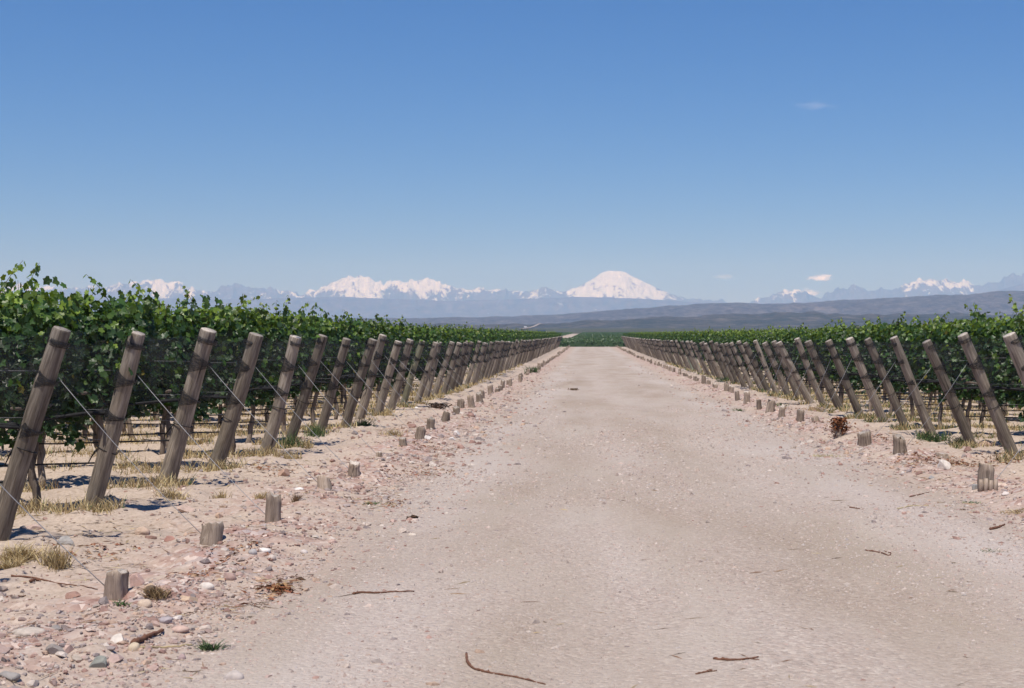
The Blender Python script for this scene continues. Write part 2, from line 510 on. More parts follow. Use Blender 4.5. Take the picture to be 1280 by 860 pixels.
def hills():
    A = curve([(-900, 404), (300, 403), (540, 401), (600, 402), (640, 400), (700, 398), (735, 392), (800, 390), (870, 391), (950, 389), (1000, 386), (1060, 388), (1150, 386), (1280, 384), (2200, 380)])
    B = curve([(-900, 400), (300, 399), (520, 397), (560, 396), (640, 395), (700, 392), (735, 389.5), (790, 385), (830, 381.5), (870, 378.5), (920, 377.5), (960, 377), (1000, 376.5), (1050, 374.5), (1100, 371), (1150, 368), (1200, 365), (1240, 363), (1280, 361), (1400, 356), (2200, 348)])
    px = np.arange(-700, 2100, 2.6)
    ds = np.concatenate([np.linspace(2700, 5600, 120), np.linspace(5650, 10500, 110)])
    PX, D = np.meshgrid(px, ds)
    X = (PX - VX) / F * D
    wob = 500 * (fbm(X / 900, D / 900, 3, 3) - 0.5)
    n1 = ridged(X / 520, D / 700, 5, 51); n2 = ridged(X / 210, D / 260, 4, 61)
    ea = VY - A(PX + 9 * (fbm(PX / 14, PX * 0, 3, 9) - 0.5)) + 4.5 * (fbm(PX / 17, D / 2500, 4, 12) - .5); eb = VY - B(PX)
    zA = EYE + ea / F * 5000; zB = EYE + eb / F * 8600
    tA = np.clip((D + wob - 3300) / 1750, 0, 1)
    rise = 0.42 * tA ** 1.5 + 0.58 * sstep(0.35, 1.0, tA)
    drop = 1 - 0.35 * sstep(5050, 5700, D + wob)
    hA = 33 + (zA - 33) * rise * drop * (1 - 0.55 * (1 - n1) * sstep(0.2, .9, tA)) + 9 * (n2 - 0.6) * tA
    tB = np.clip((D + wob * 1.4 - 5900) / 2700, 0, 1)
    hB = 33 + (zB - 33) * (0.25 * tB + 0.75 * sstep(0.1, 1, tB)) * (1 - 0.5 * (1 - n1) * (1 - 0.75 * sstep(.7, 1, tB))) + 16 * (n2 - 0.6) * tB
    hB = hB * (1 - sstep(9000, 10500, D) * 0.6)
    Z = np.where(D < 5650, hA, np.maximum(hB, 30 + (hA - 33) * 0.8))
    Z = Z - 8 * (1 - sstep(2700, 3000, D))
    rock = np.clip(sstep(0.05, 0.6, tB) + 0.25 * sstep(.75, 1, tA) * (n1 > .6), 0, 1)
    n, m_ = Z.shape
    V = np.stack([X, D, Z], -1).reshape(-1, 3)
    C = np.stack([rock, n1, tA], -1).reshape(-1, 3)
    ii, jj = np.meshgrid(np.arange(n - 1), np.arange(m_ - 1), indexing='ij')
    Q = np.stack([ii * m_ + jj, ii * m_ + jj + 1, (ii + 1) * m_ + jj + 1, (ii + 1) * m_ + jj], -1).reshape(-1, 4)
    m, nt, b, out = mat('scrub hills')
    pos = N(nt, 'ShaderNodeNewGeometry').outputs['Position']
    sep = N(nt, 'ShaderNodeSeparateColor'); nt.links.new(N(nt, 'ShaderNodeVertexColor', layer_name='col').outputs[0], sep.inputs[0])
    sc = noise(nt, pos, 0.028, 6, 0.75)
    big = noise(nt, scaled(nt, pos, (1, 0.5, 2)), 0.0032, 6, 0.65)
    sc = math_(nt, 'ADD', math_(nt, 'MULTIPLY', sc, .6), math_(nt, 'MULTIPLY', noise(nt, pos, 0.009, 5, .7), .4))
    scrub = ramp(nt, sc, [(0.40, (0.038, 0.042, 0.030)), (0.50, (0.062, 0.060, 0.046)), (0.60, (0.145, 0.12, 0.10))])
    rock_ = ramp(nt, sc, [(0.40, (0.052, 0.047, 0.044)), (0.50, (0.105, 0.090, 0.084)), (0.60, (0.175, 0.15, 0.14))])
    f = math_(nt, 'ADD', sep.outputs[0], math_(nt, 'MULTIPLY', math_(nt, 'SUBTRACT', big, 0.5), 1.6), True)
    c = mixc(nt, f, scrub, rock_)
    pale = math_(nt, 'MULTIPLY', ramp(nt, noise(nt, scaled(nt, pos, (1, 0.35, 1)), 0.0085, 4, 0.6), [(0.62, (0,) * 3), (0.70, (1,) * 3)]), 0.3)
    c = mixc(nt, pale, c, (0.33, 0.27, 0.23))
    nt.links.new(c, b.inputs['Base Color']); setin(b, Roughness=1.0); b.inputs['Specular IOR Level'].default_value = 0.05
    bump(nt, sc, b, 1.0, 22)
    tag(link('hills', mesh_np('hills', V, Q, m, C)), kind='structure')
    return ds, px, Z

HDS, HPX, HZ = hills()

def mountains():
    prof = curve([(-900, 352), (-300, 349), (0, 356), (60, 361), (140, 357), (160, 352), (175, 353), (200, 352), (225, 355), (240, 359), (262, 366), (278, 355), (292, 352), (305, 354), (330, 357), (350, 360), (380, 366), (395, 366), (412, 356), (428, 348), (438, 344.5), (448, 347), (458, 346), (468, 348), (480, 356), (492, 352), (505, 349), (530, 349), (548, 352), (560, 357), (575, 361), (590, 363), (605, 361), (622, 359), (640, 363), (652, 366), (668, 362), (680, 360), (692, 363), (712, 363), (730, 354.5), (744, 346.5), (752, 340.8), (760, 338.4), (774, 338.4), (782, 340), (790, 345), (803, 351), (815, 357), (832, 364), (848, 371), (870, 374), (900, 377), (935, 377), (960, 371), (975, 364), (988, 362), (1002, 365), (1022, 371), (1045, 361), (1065, 358.5), (1085, 362), (1110, 361), (1140, 355), (1152, 351), (1165, 349), (1180, 350), (1195, 351), (1210, 353), (1222, 357), (1245, 353), (1262, 346), (1290, 340), (1350, 350), (1500, 345), (2300, 352)])
    px = np.arange(-800, 2200, 1.6)
    ds = np.concatenate([np.linspace(21000, 25500, 50), np.linspace(25600, 32500, 110)])
    PX, D = np.meshgrid(px, ds)
    X = (PX - VX) / F * D
    crestz = EYE + (VY - prof(PX)) / F * 30000
    volc = np.exp(-((PX - 778) / 80) ** 2)
    n1 = ridged(X / 1500, D / 1500, 6, 71); n2 = ridged(X / 520, D / 560, 5, 81)
    wob = 900 * (fbm(X / 2500, D / 2500, 3, 77) - 0.5) * (1 - volc)
    t = np.clip((D + wob - 25600) / (30000 - 25600), 0, 1)
    back = sstep(30000, 32500, D + wob)
    edge = sstep(0.8, 1, t)
    Z = 150 + (crestz - 150) * (0.22 * t + 0.78 * t ** 1.6) * (1 - 0.42 * (1 - n1) * (1 - edge) * (1 - 0.75 * volc)) - back * 700
    Z = Z + 150 * (n2 - 0.66) * t * (1 - np.clip(1.15 * volc, 0, .88)) + (190 * (ridged(PX / 13, D / 900, 4, 5) - 0.68) + 60 * (fbm(PX / 3.4, D / 300, 3, 6) - .5)) * sstep(.55, 1, t) * (1 - np.clip(1.3 * volc, 0, .97))
    # front range, lower and bare
    fr = curve([(-900, 372), (100, 372), (300, 374), (420, 371), (560, 376), (640, 374), (720, 371), (800, 373), (870, 378), (950, 380), (1080, 374), (1150, 372), (1230, 368), (1290, 352), (1400, 360), (2300, 366)])
    fz = EYE + (VY - fr(PX + 16 * (fbm(PX / 30, PX * 0 + 4, 3, 15) - 0.5))) / F * 24300
    tf = np.clip((D - 21300) / 3000, 0, 1); bf = sstep(24300, 25600, D)
    zf = 60 + (fz - 60) * sstep(0, 1, tf) * (1 - 0.4 * (1 - ridged(X / 900, D / 900, 5, 91)) * (1 - sstep(.8, 1, tf))) * (1 - 0.55 * bf)
    Z = np.where(D < 25550, zf, np.maximum(Z, 60 + (fz - 60) * 0.4))
    elev = Z / np.maximum(D, 1) * F                      # apparent height in px, only used to place the snow line
    line = 71 + 30 * (fbm(X / 700, D / 500, 5, 19) - 0.5) + 34 * (0.62 - n2) + 16 * (fbm(X / 170, D / 400, 4, 29) - .5)
    line = line - 17 * volc - 10 * np.exp(-((PX - 450) / 42) ** 2) - 5 * np.exp(-((PX - 1168) / 34) ** 2) - 8 * np.exp(-((PX - 530) / 34) ** 2) + 2 * np.exp(-((PX - 230) / 120) ** 2) - 6 * np.exp(-((PX - 990) / 20) ** 2)
    line = line - (elev - line) * 0.35 * volc
    line = line + 40 * sstep(1205, 1240, PX) + 12 * sstep(1010, 1030, PX) * (1 - sstep(1118, 1138, PX))
    line = line + 14 * sstep(62, 84, np.abs(PX - 783)) * (1 - sstep(92, 130, np.abs(PX - 783)))
    line = line + 1.5 * (1 - volc) + 7 * np.exp(-((PX - 1168) / 50) ** 2) - 4 * np.exp(-((PX - 450) / 30) ** 2)
    snow = np.clip(.5 + (elev - line) / 34, 0, .84 + .3 * volc * sstep(76, 88, elev)) * (D > 25550)
    n, m_ = Z.shape
    V = np.stack([X, D, Z], -1).reshape(-1, 3)
    C = np.stack([snow, n1, n2], -1).reshape(-1, 3)
    ii, jj = np.meshgrid(np.arange(n - 1), np.arange(m_ - 1), indexing='ij')
    Q = np.stack([ii * m_ + jj, ii * m_ + jj + 1, (ii + 1) * m_ + jj + 1, (ii + 1) * m_ + jj], -1).reshape(-1, 4)
    m, nt, b, out = mat('snowy mountains')
    pos = N(nt, 'ShaderNodeNewGeometry').outputs['Position']
    sep = N(nt, 'ShaderNodeSeparateColor'); nt.links.new(N(nt, 'ShaderNodeVertexColor', layer_name='col').outputs[0], sep.inputs[0])
    f = noise(nt, pos, 0.006, 6, 0.7)
    rock = ramp(nt, f, [(0.35, (0.085, 0.07, 0.07)), (0.65, (0.20, 0.155, 0.15))])
    f2 = noise(nt, scaled(nt, pos, (1, .5, .33)), 0.0075, 6, 0.72, 0.6)
    s = math_(nt, 'ADD', sep.outputs[0], math_(nt, 'MULTIPLY', math_(nt, 'SUBTRACT', f2, 0.52), 3.0), True)
    s = ramp(nt, s, [(0.42, (0,) * 3), (0.58, (1,) * 3)])
    nt.links.new(mixc(nt, s, rock, (0.84, 0.87, 0.92)), b.inputs['Base Color'])
    setin(b, Roughness=1.0); b.inputs['Specular IOR Level'].default_value = 0.05
    bump(nt, f2, b, 1.0, 90)
    tag(link('mountains', mesh_np('mountains', V, Q, m, C)), kind='structure')

mountains()

def hill_z(px, d):
    i = int(np.clip(np.searchsorted(HDS, d), 1, len(HDS) - 1)); j = int(np.clip(np.searchsorted(HPX, px), 1, len(HPX) - 1))
    u = (d - HDS[i - 1]) / (HDS[i] - HDS[i - 1]); v = (px - HPX[j - 1]) / (HPX[j] - HPX[j - 1])
    return (HZ[i - 1, j - 1] * (1 - u) + HZ[i, j - 1] * u) * (1 - v) + (HZ[i - 1, j] * (1 - u) + HZ[i, j] * u) * v

def on_far(px, py):
    """first far terrain point seen at this pixel"""
    for d in np.arange(1500, 9500, 10.0):
        z = EYE + (VY - py) / F * d
        g = float(base_h(d))
        if d > 2720: g = max(g, hill_z(px, d))
        if g >= z: return Vector(((px - VX) / F * d, d, g))
    return None

def strip_road(name, pts, w, col):
    P = [p for p in (on_far(*q) for q in pts) if p]
    V, Fq = [], []
    for i, p in enumerate(P):
        t = (P[min(i + 1, len(P) - 1)] - P[max(i - 1, 0)]); t.z = 0; t.normalize()
        s = Vector((t.y, -t.x, 0)) * w
        V += [p - s + Vector((0, 0, 1.5)), p + s + Vector((0, 0, 1.5))]
    for i in range(len(P) - 1):
        a = i * 2; b = a + 2
        Fq += [(a, a + 1, b + 1, b)]
    tag(link(name, mesh_np(name, np.array([tuple(v) for v in V]), np.array(Fq), plain('pale track soil', col, 1.0, 0.05, n=0.05))), kind='structure')
strip_road('hill_road', [(650, 412.3), (654, 411.9), (660, 410.8), (665, 409.4), (669, 407.9), (672, 406.3), (675, 405), (679, 404.4)], 4.5, (0.30, 0.25, 0.215))
strip_road('plain_track', [(x, 411.3 + 0.25 * math.sin(x / 60)) for x in range(690, 1200, 15)], 3.5, (0.20, 0.165, 0.125))

# ------------------------------------------------------------------ vines
LEAF2 = None
def leaf_shape():
    # a five lobed vine leaf with a folded midrib, stalk at the origin, tip along +y
    o = [(0.0, -0.06), (0.24, -0.20), (0.44, 0.02), (0.36, 0.22), (0.50, 0.46), (0.25, 0.55), (0.0, 0.86), (-0.25, 0.55), (-0.50, 0.46), (-0.36, 0.22), (-0.44, 0.02), (-0.24, -0.20)]
    V = [(0, 0.22, -0.03)] + [(x, y, 0.10 * abs(x) ** 1.2 - 0.22 * max(0, y - .3) ** 2 - 0.25 * max(0, abs(x) - .3)) for x, y in o]
    n = len(o)
    Fc = [(0, i + 1, (i + 1) % n + 1) for i in range(n)]
    return np.array(V), np.array(Fc)
LV, LF = leaf_shape()
LVs = np.array([(0, -0.05, 0), (0.45, 0.15, 0.08), (0.28, 0.62, 0.0), (0, 0.85, -0.12), (-0.28, 0.62, 0.0), (-0.45, 0.15, 0.08)])
LFs = np.array([(0, 1, 2), (0, 2, 3), (0, 3, 4), (0, 4, 5)])

def leaves(P, Nn, size, col, g, simple=False, droop=0.55):
    """place leaves at P with facing normals Nn"""
    n = len(P)
    Nn = Nn / (np.linalg.norm(Nn, axis=1)[:, None] + 1e-9)
    # tip direction: hangs down, random
    T = np.stack([g.normal(0, .55, n), g.normal(0, .35, n), -np.abs(g.normal(droop, .45, n))], -1)
    T -= (T * Nn).sum(1)[:, None] * Nn
    T /= np.linalg.norm(T, axis=1)[:, None] + 1e-9
    S = np.cross(T, Nn)
    bv, bf = (LVs, LFs) if simple else (LV, LF)
    V = P[:, None] + size[:, None, None] * (bv[None, :, 0:1] * S[:, None] + bv[None, :, 1:2] * T[:, None] + bv[None, :, 2:3] * g.uniform(.4, 2.2, n)[:, None, None] * Nn[:, None])
    Fc = bf[None] + (np.arange(n) * len(bv))[:, None, None]
    C = np.repeat(col, len(bv), 0)
    return V.reshape(-1, 3), Fc.reshape(-1, 3), C

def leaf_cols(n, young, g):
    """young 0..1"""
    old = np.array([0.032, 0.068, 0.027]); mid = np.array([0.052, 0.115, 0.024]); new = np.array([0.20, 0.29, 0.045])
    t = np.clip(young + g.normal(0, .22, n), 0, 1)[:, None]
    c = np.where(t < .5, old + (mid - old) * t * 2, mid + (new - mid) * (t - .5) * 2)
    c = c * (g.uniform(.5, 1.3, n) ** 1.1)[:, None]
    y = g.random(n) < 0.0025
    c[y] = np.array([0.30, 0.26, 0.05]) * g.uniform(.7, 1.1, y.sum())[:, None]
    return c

def canopy_mesh(seed, detail_len, total_len, dens, simple=False, szmul=1.0):
    g = np.random.default_rng(seed)
    b = Buf()
    def block(x0, x1, per_m, sz, simp, shoots):
        n = int((x1 - x0) * per_m)
        x = x0 + (x1 - x0) * g.random(n)
        top = 1.98 + 0.26 * (fbm(x * 1.6, 0 * x + seed, 3, seed) - 0.3)
        bot = 0.63 + 0.46 * (fbm(x * 1.7, 0 * x + 5, 3, seed + 3) - 0.5)
        u = g.random(n) ** 0.9
        z = bot + (top - bot) * u
        half = (0.20 + 0.13 * np.sin(np.clip(u, 0, 1) * math.pi * .9)) * (0.75 + 0.5 * fbm(x * 2.2, z * 2.2, 3, seed + 7))
        half = half * sstep(x0 - .3, x0 + .5, x) if x0 < 1 else half
        side = np.where(g.random(n) < .5, -1, 1)
        depth = 1 - g.random(n) ** 1.7 * 0.9
        y = side * half * depth
        P = np.stack([x, y, z], -1)
        Nn = np.stack([g.normal(0, .55, n), side * (0.7 + .2 * g.random(n)) * depth + g.normal(0, .38, n), 0.5 + g.normal(0, .45, n)], -1)
        if x0 < 1: Nn[:, 0] -= np.exp(-(x - x0) / .3) * .8
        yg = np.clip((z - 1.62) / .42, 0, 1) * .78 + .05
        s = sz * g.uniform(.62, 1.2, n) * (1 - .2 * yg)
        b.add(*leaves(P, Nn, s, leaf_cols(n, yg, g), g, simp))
        if x0 < 1:                               # leaves that wander out over the end post
            m = int(g.integers(30, 190)) if not simp else 60
            z = g.uniform(1.05, 2.05, m); x = -.32 * z + .45 * g.random(m); y = g.normal(0, .16, m)
            Nn = np.stack([g.normal(-.5, .4, m), np.sign(y) * .6 + g.normal(0, .4, m), .5 + g.normal(0, .3, m)], -1)
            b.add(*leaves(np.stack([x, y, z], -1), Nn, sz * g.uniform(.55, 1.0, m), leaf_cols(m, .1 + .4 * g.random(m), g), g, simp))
        # shoots standing out of the top
        ns = int((x1 - x0) * shoots)
        for k in range(ns):
            sx = x0 + (x1 - x0) * g.random(); sy = g.normal(0, .15)
            big = g.random() < 0.16
            L = g.uniform(.36, .60) if big else g.uniform(.14, .36)
            lean = np.array([g.normal(0, .30), g.normal(0, .25), 1.0]); lean /= np.linalg.norm(lean)
            bz = 1.84 + g.uniform(-.10, .08)
            m = max(4, int(L / (0.030 if not simp else .07)))
            tt = (np.arange(m) + g.random(m)) / m
            curve_ = np.stack([0.5 * lean[0] * tt ** 2, 0.5 * lean[1] * tt ** 2, -0.15 * tt ** 3 * L], -1) * L
            Q0 = np.array([sx, sy, bz])
            P = Q0 + lean * L * tt[:, None] + curve_
            a = np.arange(m) * 2.6 + g.random() * 6
            off = np.stack([np.cos(a), np.sin(a), 0 * a], -1)
            P2 = P + off * (0.055 * (1 - .5 * tt))[:, None]
            Nn = off * .9 + np.stack([0 * a, 0 * a, .5 + .3 * g.random(m)], -1) + g.normal(0, .35, (m, 3))
            s = sz * (1.12 - .5 * tt) * g.uniform(.75, 1.1, m)
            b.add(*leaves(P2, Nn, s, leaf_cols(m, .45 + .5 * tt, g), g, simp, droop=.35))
            if not simp:
                tv = np.linspace(0, 1, 5)
                cv = np.stack([0.5 * lean[0] * tv ** 2, 0.5 * lean[1] * tv ** 2, -0.15 * tv ** 3 * L], -1) * L
                b.add(*tube(Q0 + lean * L * tv[:, None] + cv, np.linspace(.005, .002, 5), 4, False), col=(0.13, 0.10, 0.035))
    block(0.12, detail_len, dens, 0.094 * szmul, simple, 10 if not simple else 7)
    if total_len > detail_len:
        block(detail_len, total_len, dens * 0.15, 0.23, True, 4)
    return b.mesh('canopy', M_LEAF, smooth=False)

CANOPIES = [canopy_mesh(100 + k, 7, 34, 1080) for k in range(6)]
CANOPY_FAR = [canopy_mesh(200 + k, 3, 26, 190, True, 1.45) for k in range(5)]

def net_mesh(seed, L):
    g = np.random.default_rng(seed)
    b = Buf()
    for s in (-1, 1):
        xs = np.concatenate([np.linspace(-0.22, 2.0, 34), np.linspace(2.15, L, 60)])
        u = np.linspace(0, 1, 14)
        X, U = np.meshgrid(xs, u, indexing='ij')
        bulge = sstep(-.2, .7, X)
        zlo = 0.93 + 0.05 * np.sin(X * 1.7 + seed) * bulge; zhi = 1.70 - (0.16 * fbm(X * 1.1, X * 0 + seed, 3, seed) + .03) * bulge
        Z = zlo + (zhi - zlo) * U
        fold = (fbm(X * 3, U * 5 + seed, 4, seed) - .5) * .16
        Y = s * (0.085 + bulge * (0.11 + 0.10 * np.sin(U * math.pi) + fold))
        lx = X.copy()
        lx = X - .30 * Z * (1 - sstep(-.25, .6, X))
        P = np.stack([lx, Y, Z], -1)
        n, m_ = X.shape
        ii, jj = np.meshgrid(np.arange(n - 1), np.arange(m_ - 1), indexing='ij')
        b.add(P.reshape(-1, 3), np.stack([ii * m_ + jj, (ii + 1) * m_ + jj, (ii + 1) * m_ + jj + 1, ii * m_ + jj + 1], -1).reshape(-1, 4))
    return b.mesh('hail_net', M_NET)

def hem_mesh(seed, L):
    b = Buf()
    for s in (-1, 1):
        xs = np.linspace(-0.27, L, 72)
        y = s * (0.10 + 0.13 * sstep(-.2, .8, xs)) + .02 * np.sin(xs * 5 + seed)
        z = 0.95 + 0.025 * np.sin(xs * 3.1 + seed * 2) - 0.06 * np.abs(np.sin(xs * .9 + seed)) * sstep(0, .8, xs)
        b.add(*tube(np.stack([xs, y, z], -1), 0.010 + 0.014 * fbm(xs * 3, xs * 0 + seed, 3, seed), 7, True, .5, seed))
    return b.mesh('net_hem', M_NETD)

def line_mesh(name, zs, r, L, m, sag=0.03):
    b = Buf()
    for i, (z, y) in enumerate(zs):
        xs = np.linspace(-.29 * z, L, 40)
        b.add(*tube(np.stack([xs, y + 0 * xs + .015 * np.sin(xs * .7 + i), z - sag * np.abs(np.sin(xs * 1.05 + i))], -1), r, 5, True))
    return b.mesh(name, m)

NETS = [net_mesh(11 + k, 22) for k in range(3)]
HEMS = [hem_mesh(3 + k, 22) for k in range(3)]
HOSE = line_mesh('drip_hose', [(0.50, 0.02)], 0.009, 26, M_HOSE, 0.05)
WIRES = line_mesh('trellis_wire', [(0.72, 0), (1.02, 0), (1.40, .02)], 0.0022, 26, M_WIRE, 0.02)

def trunk_mesh(seed):
    g = np.random.default_rng(seed)
    b = Buf()
    z = np.linspace(-0.06, 1.02, 12)
    wx = np.cumsum(g.normal(0, .022, 12)); wy = np.cumsum(g.normal(0, .014, 12))
    P = np.stack([wx - wx[0], wy - wy[0], z], -1)
    b.add(*tube(P, 0.042 - 0.012 * (z / 1.0) + .012 * np.exp(-((z - .95) / .15) ** 2), 8, True, .45, seed))
    for s in (-1, 1):
        xs = np.linspace(0, .5, 6)
        b.add(*tube(np.stack([P[-1, 0] + s * xs, P[-1, 1] + g.normal(0, .01, 6), P[-1, 2] - .03 + .04 * (xs / .5) ** .5 + g.normal(0, .008, 6)], -1), np.linspace(.026, .016, 6), 6, True, .4, seed))
    # an irrigation riser / stake wire tied to the trunk
    return b.mesh('trunk', M_BARK)
TRUNKS = [trunk_mesh(300 + k) for k in range(6)]

def stake_mesh():
    b = Buf()
    b.add(*tube([(0, 0, -.1), (0, 0, .9), (0.01, 0, 1.9)], 0.035, 8, True, .15, 4))
    return b.mesh('line_post', M_POST)
STAKE = stake_mesh()

# posts ------------------------------------------------------------
def post_mesh(seed, L, m):
    g = np.random.default_rng(seed)
    b = Buf()
    z = np.concatenate([[-0.12], np.linspace(0.0, L - .012, 22), [L]])
    r = 0.094 - 0.010 * np.clip(z / L, 0, 1) + .008 * np.exp(-np.clip(z, 0, 9) / .12)
    r = r + 0.005 * (fbm(z * 3, z * 0 + seed, 3, seed) - .5) * 2
    r[-1] -= 0.004
    g_b = np.random.default_rng(seed + 5).uniform(.008, .035)
    bend = g_b * np.sin(z * 1.6 + seed)
    V, fs = tube(np.stack([bend - bend[1], 0.012 * np.sin(z * 1.1 + seed * 2), z], -1), r, 18, True, .05, seed)
    th = np.arange(18) / 18 * 2 * math.pi
    fl = 1 + .05 * np.sin(th * 2 + seed) + .03 * np.sin(th * 5 + seed * 3)
    V[:-2] = (V[:-2].reshape(len(z), 18, 3) * 1.0 * np.stack([fl, fl, np.ones(18)], -1)[None]).reshape(-1, 3)
    quads, tris = fs
    b.add(V, quads, m=0)
    b.F.setdefault(3, []).append(tris[18:] ); b.M.setdefault(3, []).append(np.full(18, 1))
    b.F[3].append(tris[:18]); b.M[3].append(np.full(18, 0))
    return b.mesh('end_post', [m, M_SAWN])

def tie_mesh(seed, hw, hn, rad=0.1, slant=0.0):
    """a band of gathered netting round the post: hw tall on the vine side (+x), hn tall on the road side"""
    n = 28
    th = np.arange(n) / n * 2 * math.pi
    c = (np.cos(th) + 1) / 2
    g = np.random.default_rng(seed)
    rows = []
    m = 7
    for k in range(m):
        u = k / (m - 1) - .5
        h = hn + (hw - hn) * c ** 1.6
        rr = rad + 0.004 + 0.012 * c * g.random(n) + .004 * np.cos(u * math.pi)
        rows.append(np.stack([rr * np.cos(th), rr * np.sin(th), u * h + slant * np.sin(th) - .25 * (h - hn) * 0], -1))
    V = np.concatenate(rows)
    i = np.arange(m - 1)[:, None] * n; j = np.arange(n)[None]; k = (j + 1) % n
    Q = np.stack([i + j, i + k, i + n + k, i + n + j], -1).reshape(-1, 4)
    b = Buf(); b.add(V, Q)
    return b.mesh('net_tie', M_NETW)

def net_wrap_material():
    m, nt, b, out = mat('tied netting')
    obj = N(nt, 'ShaderNodeTexCoord').outputs['Object']
    f = noise(nt, scaled(nt, obj, (1, 1, 5)), 16, 4, 0.6, 0.6)
    b.inputs['Base Color'].default_value = (0.015, 0.015, 0.017, 1); setin(b, Roughness=0.65)
    tr = N(nt, 'ShaderNodeBsdfTransparent'); mx = N(nt, 'ShaderNodeMixShader')
    nt.links.new(ramp(nt, f, [(0.38, (0.38,) * 3), (0.6, (0.95,) * 3)]), mx.inputs[0])
    nt.links.new(tr.outputs[0], mx.inputs[1]); nt.links.new(b.outputs[0], mx.inputs[2]); nt.links.new(mx.outputs[0], out.inputs[0])
    return m
M_NETW = net_wrap_material()
TIES_A = [tie_mesh(k, 0.19, 0.03, .1, .01 * (k - 1)) for k in range(3)]
TIES_B = [tie_mesh(10 + k, 0.24, 0.045, .101, -.012 * (k - 1)) for k in range(3)]
TIES_T = [tie_mesh(20 + k, 0.07, 0.05, .094, .004) for k in range(2)]
def cord_mesh(seed):
    b = Buf()
    th = np.linspace(0, 2 * math.pi, 25)
    b.add(*tube(np.stack([.104 * np.cos(th), .104 * np.sin(th), .02 * np.sin(th + seed)], -1), .005, 5, False))
    t = np.linspace(0, 1, 7)
    b.add(*tube(np.stack([.1 + .05 * t, .02 * np.sin(t * 5), -.02 - .16 * t ** 1.4], -1), np.linspace(.012, .005, 7), 5, True))
    return b.mesh('cord', M_CORD)
CORDS = [cord_mesh(k) for k in range(2)]

PLEN = 1.80
POSTS = [post_mesh(400 + k, PLEN, M_POST) for k in range(9)]
POSTG = post_mesh(420, PLEN, M_POSTG)
POSTO = post_mesh(421, PLEN, M_POSTO)

def stump_mesh(seed, w, h, kind='round'):
    g = np.random.default_rng(seed)
    n = 14
    z = np.array([-.1, 0, h * .35, h * .7, h - .012, h])
    r = w / 2 * np.array([1.12, 1.08, 1.0, .97, .96, .86])
    b = Buf()
    P = np.stack([0.05 * g.normal() * z, .05 * g.normal() * z, z], -1)
    V, fs = tube(P, r, n, True, .09, seed)
    col_ = np.zeros(n)
    col_[g.integers(0, n, 3)] = g.uniform(.15, .35, 3)
    for q in range(1, len(z)):
        V[q * n:(q + 1) * n, :2] *= (1 - col_ * min(1, q / 3))[:, None]
    if kind == 'split':
        V[:, 1] *= .55
    slope = g.normal(0, .18, 2)
    top = V[:, 2] > h * .6
    V[top, 2] += g.normal(0, .07 * h, top.sum()) * (V[top, 2] > h * .9)
    V[:-2, :2] *= (1 + g.normal(0, .05, (len(V) - 2, 1)))
    V[top, 2] += slope[0] * V[top, 0] + slope[1] * V[top, 1]
    b.add(V, fs[0], m=0)
    b.F.setdefault(3, []).append(fs[1]); b.M.setdefault(3, []).append(np.concatenate([np.zeros(n), np.ones(n)]))
    return b.mesh('anchor_stump', [M_STUMP, M_SAWN])

ORD = ['first', 'second', 'third', 'fourth', 'fifth', 'sixth', 'seventh', 'eighth', 'ninth', 'tenth', 'eleventh', 'twelfth', 'thirteenth',
       'fourteenth', 'fifteenth', 'sixteenth', 'seventeenth', 'eighteenth', 'nineteenth', 'twentieth']
STEP = 2.53
XL, XR = -4.75, 6.1

LEFT_STUMPS = {-1: (145, 744, .155, .155), 0: (264, 678, .18, .15), 1: (341, 651, .145, .24), 2: (406, 611, .16, .13), 3: (443, 592, .14, .135), 4: (474, 570, .09, .06), 5: (504, 557, .12, .12),
               6: (525, 549, .175, .2), 7: (538, 536, .16, .185), 8: (556, 527, .17, .2), 9: (571, 519, .17, .19), 10: (576, 510, .19, .22), 11: (589.5, 510, .17, .3), 12: (600, 505, .2, .3)}
RIGHT_STUMPS = {0: (1232.5, 613, .19, .27), 2: (1125, 566, .2, .24), 3: (1081, 556.5, .24, .21), 4: (1049, 547, .16, .2), 6: (1020, 529, .17, .14), 7: (1000, 525.5, .17, .22), 8: (977, 521, .15, .25), 9: (963, 514, .22, .25),
                10: (949, 510.5, .13, .22), 11: (933.6, 504, .18, .3), 12: (922, 501, .14, .28)}

gg = np.random.default_rng(99)
def wire_mesh(a, b_, mw):
    t = np.linspace(0, 1, 9)[:, None]
    P = np.array(a)[None] * (1 - t) + np.array(b_)[None] * t
    P[:, 2] -= .03 * np.sin(t[:, 0] * math.pi)
    B = Buf(); B.add(*tube(P, 0.0032, 5, True))
    th = np.linspace(0, 1, 12)
    return B.mesh('guy_wire', mw)

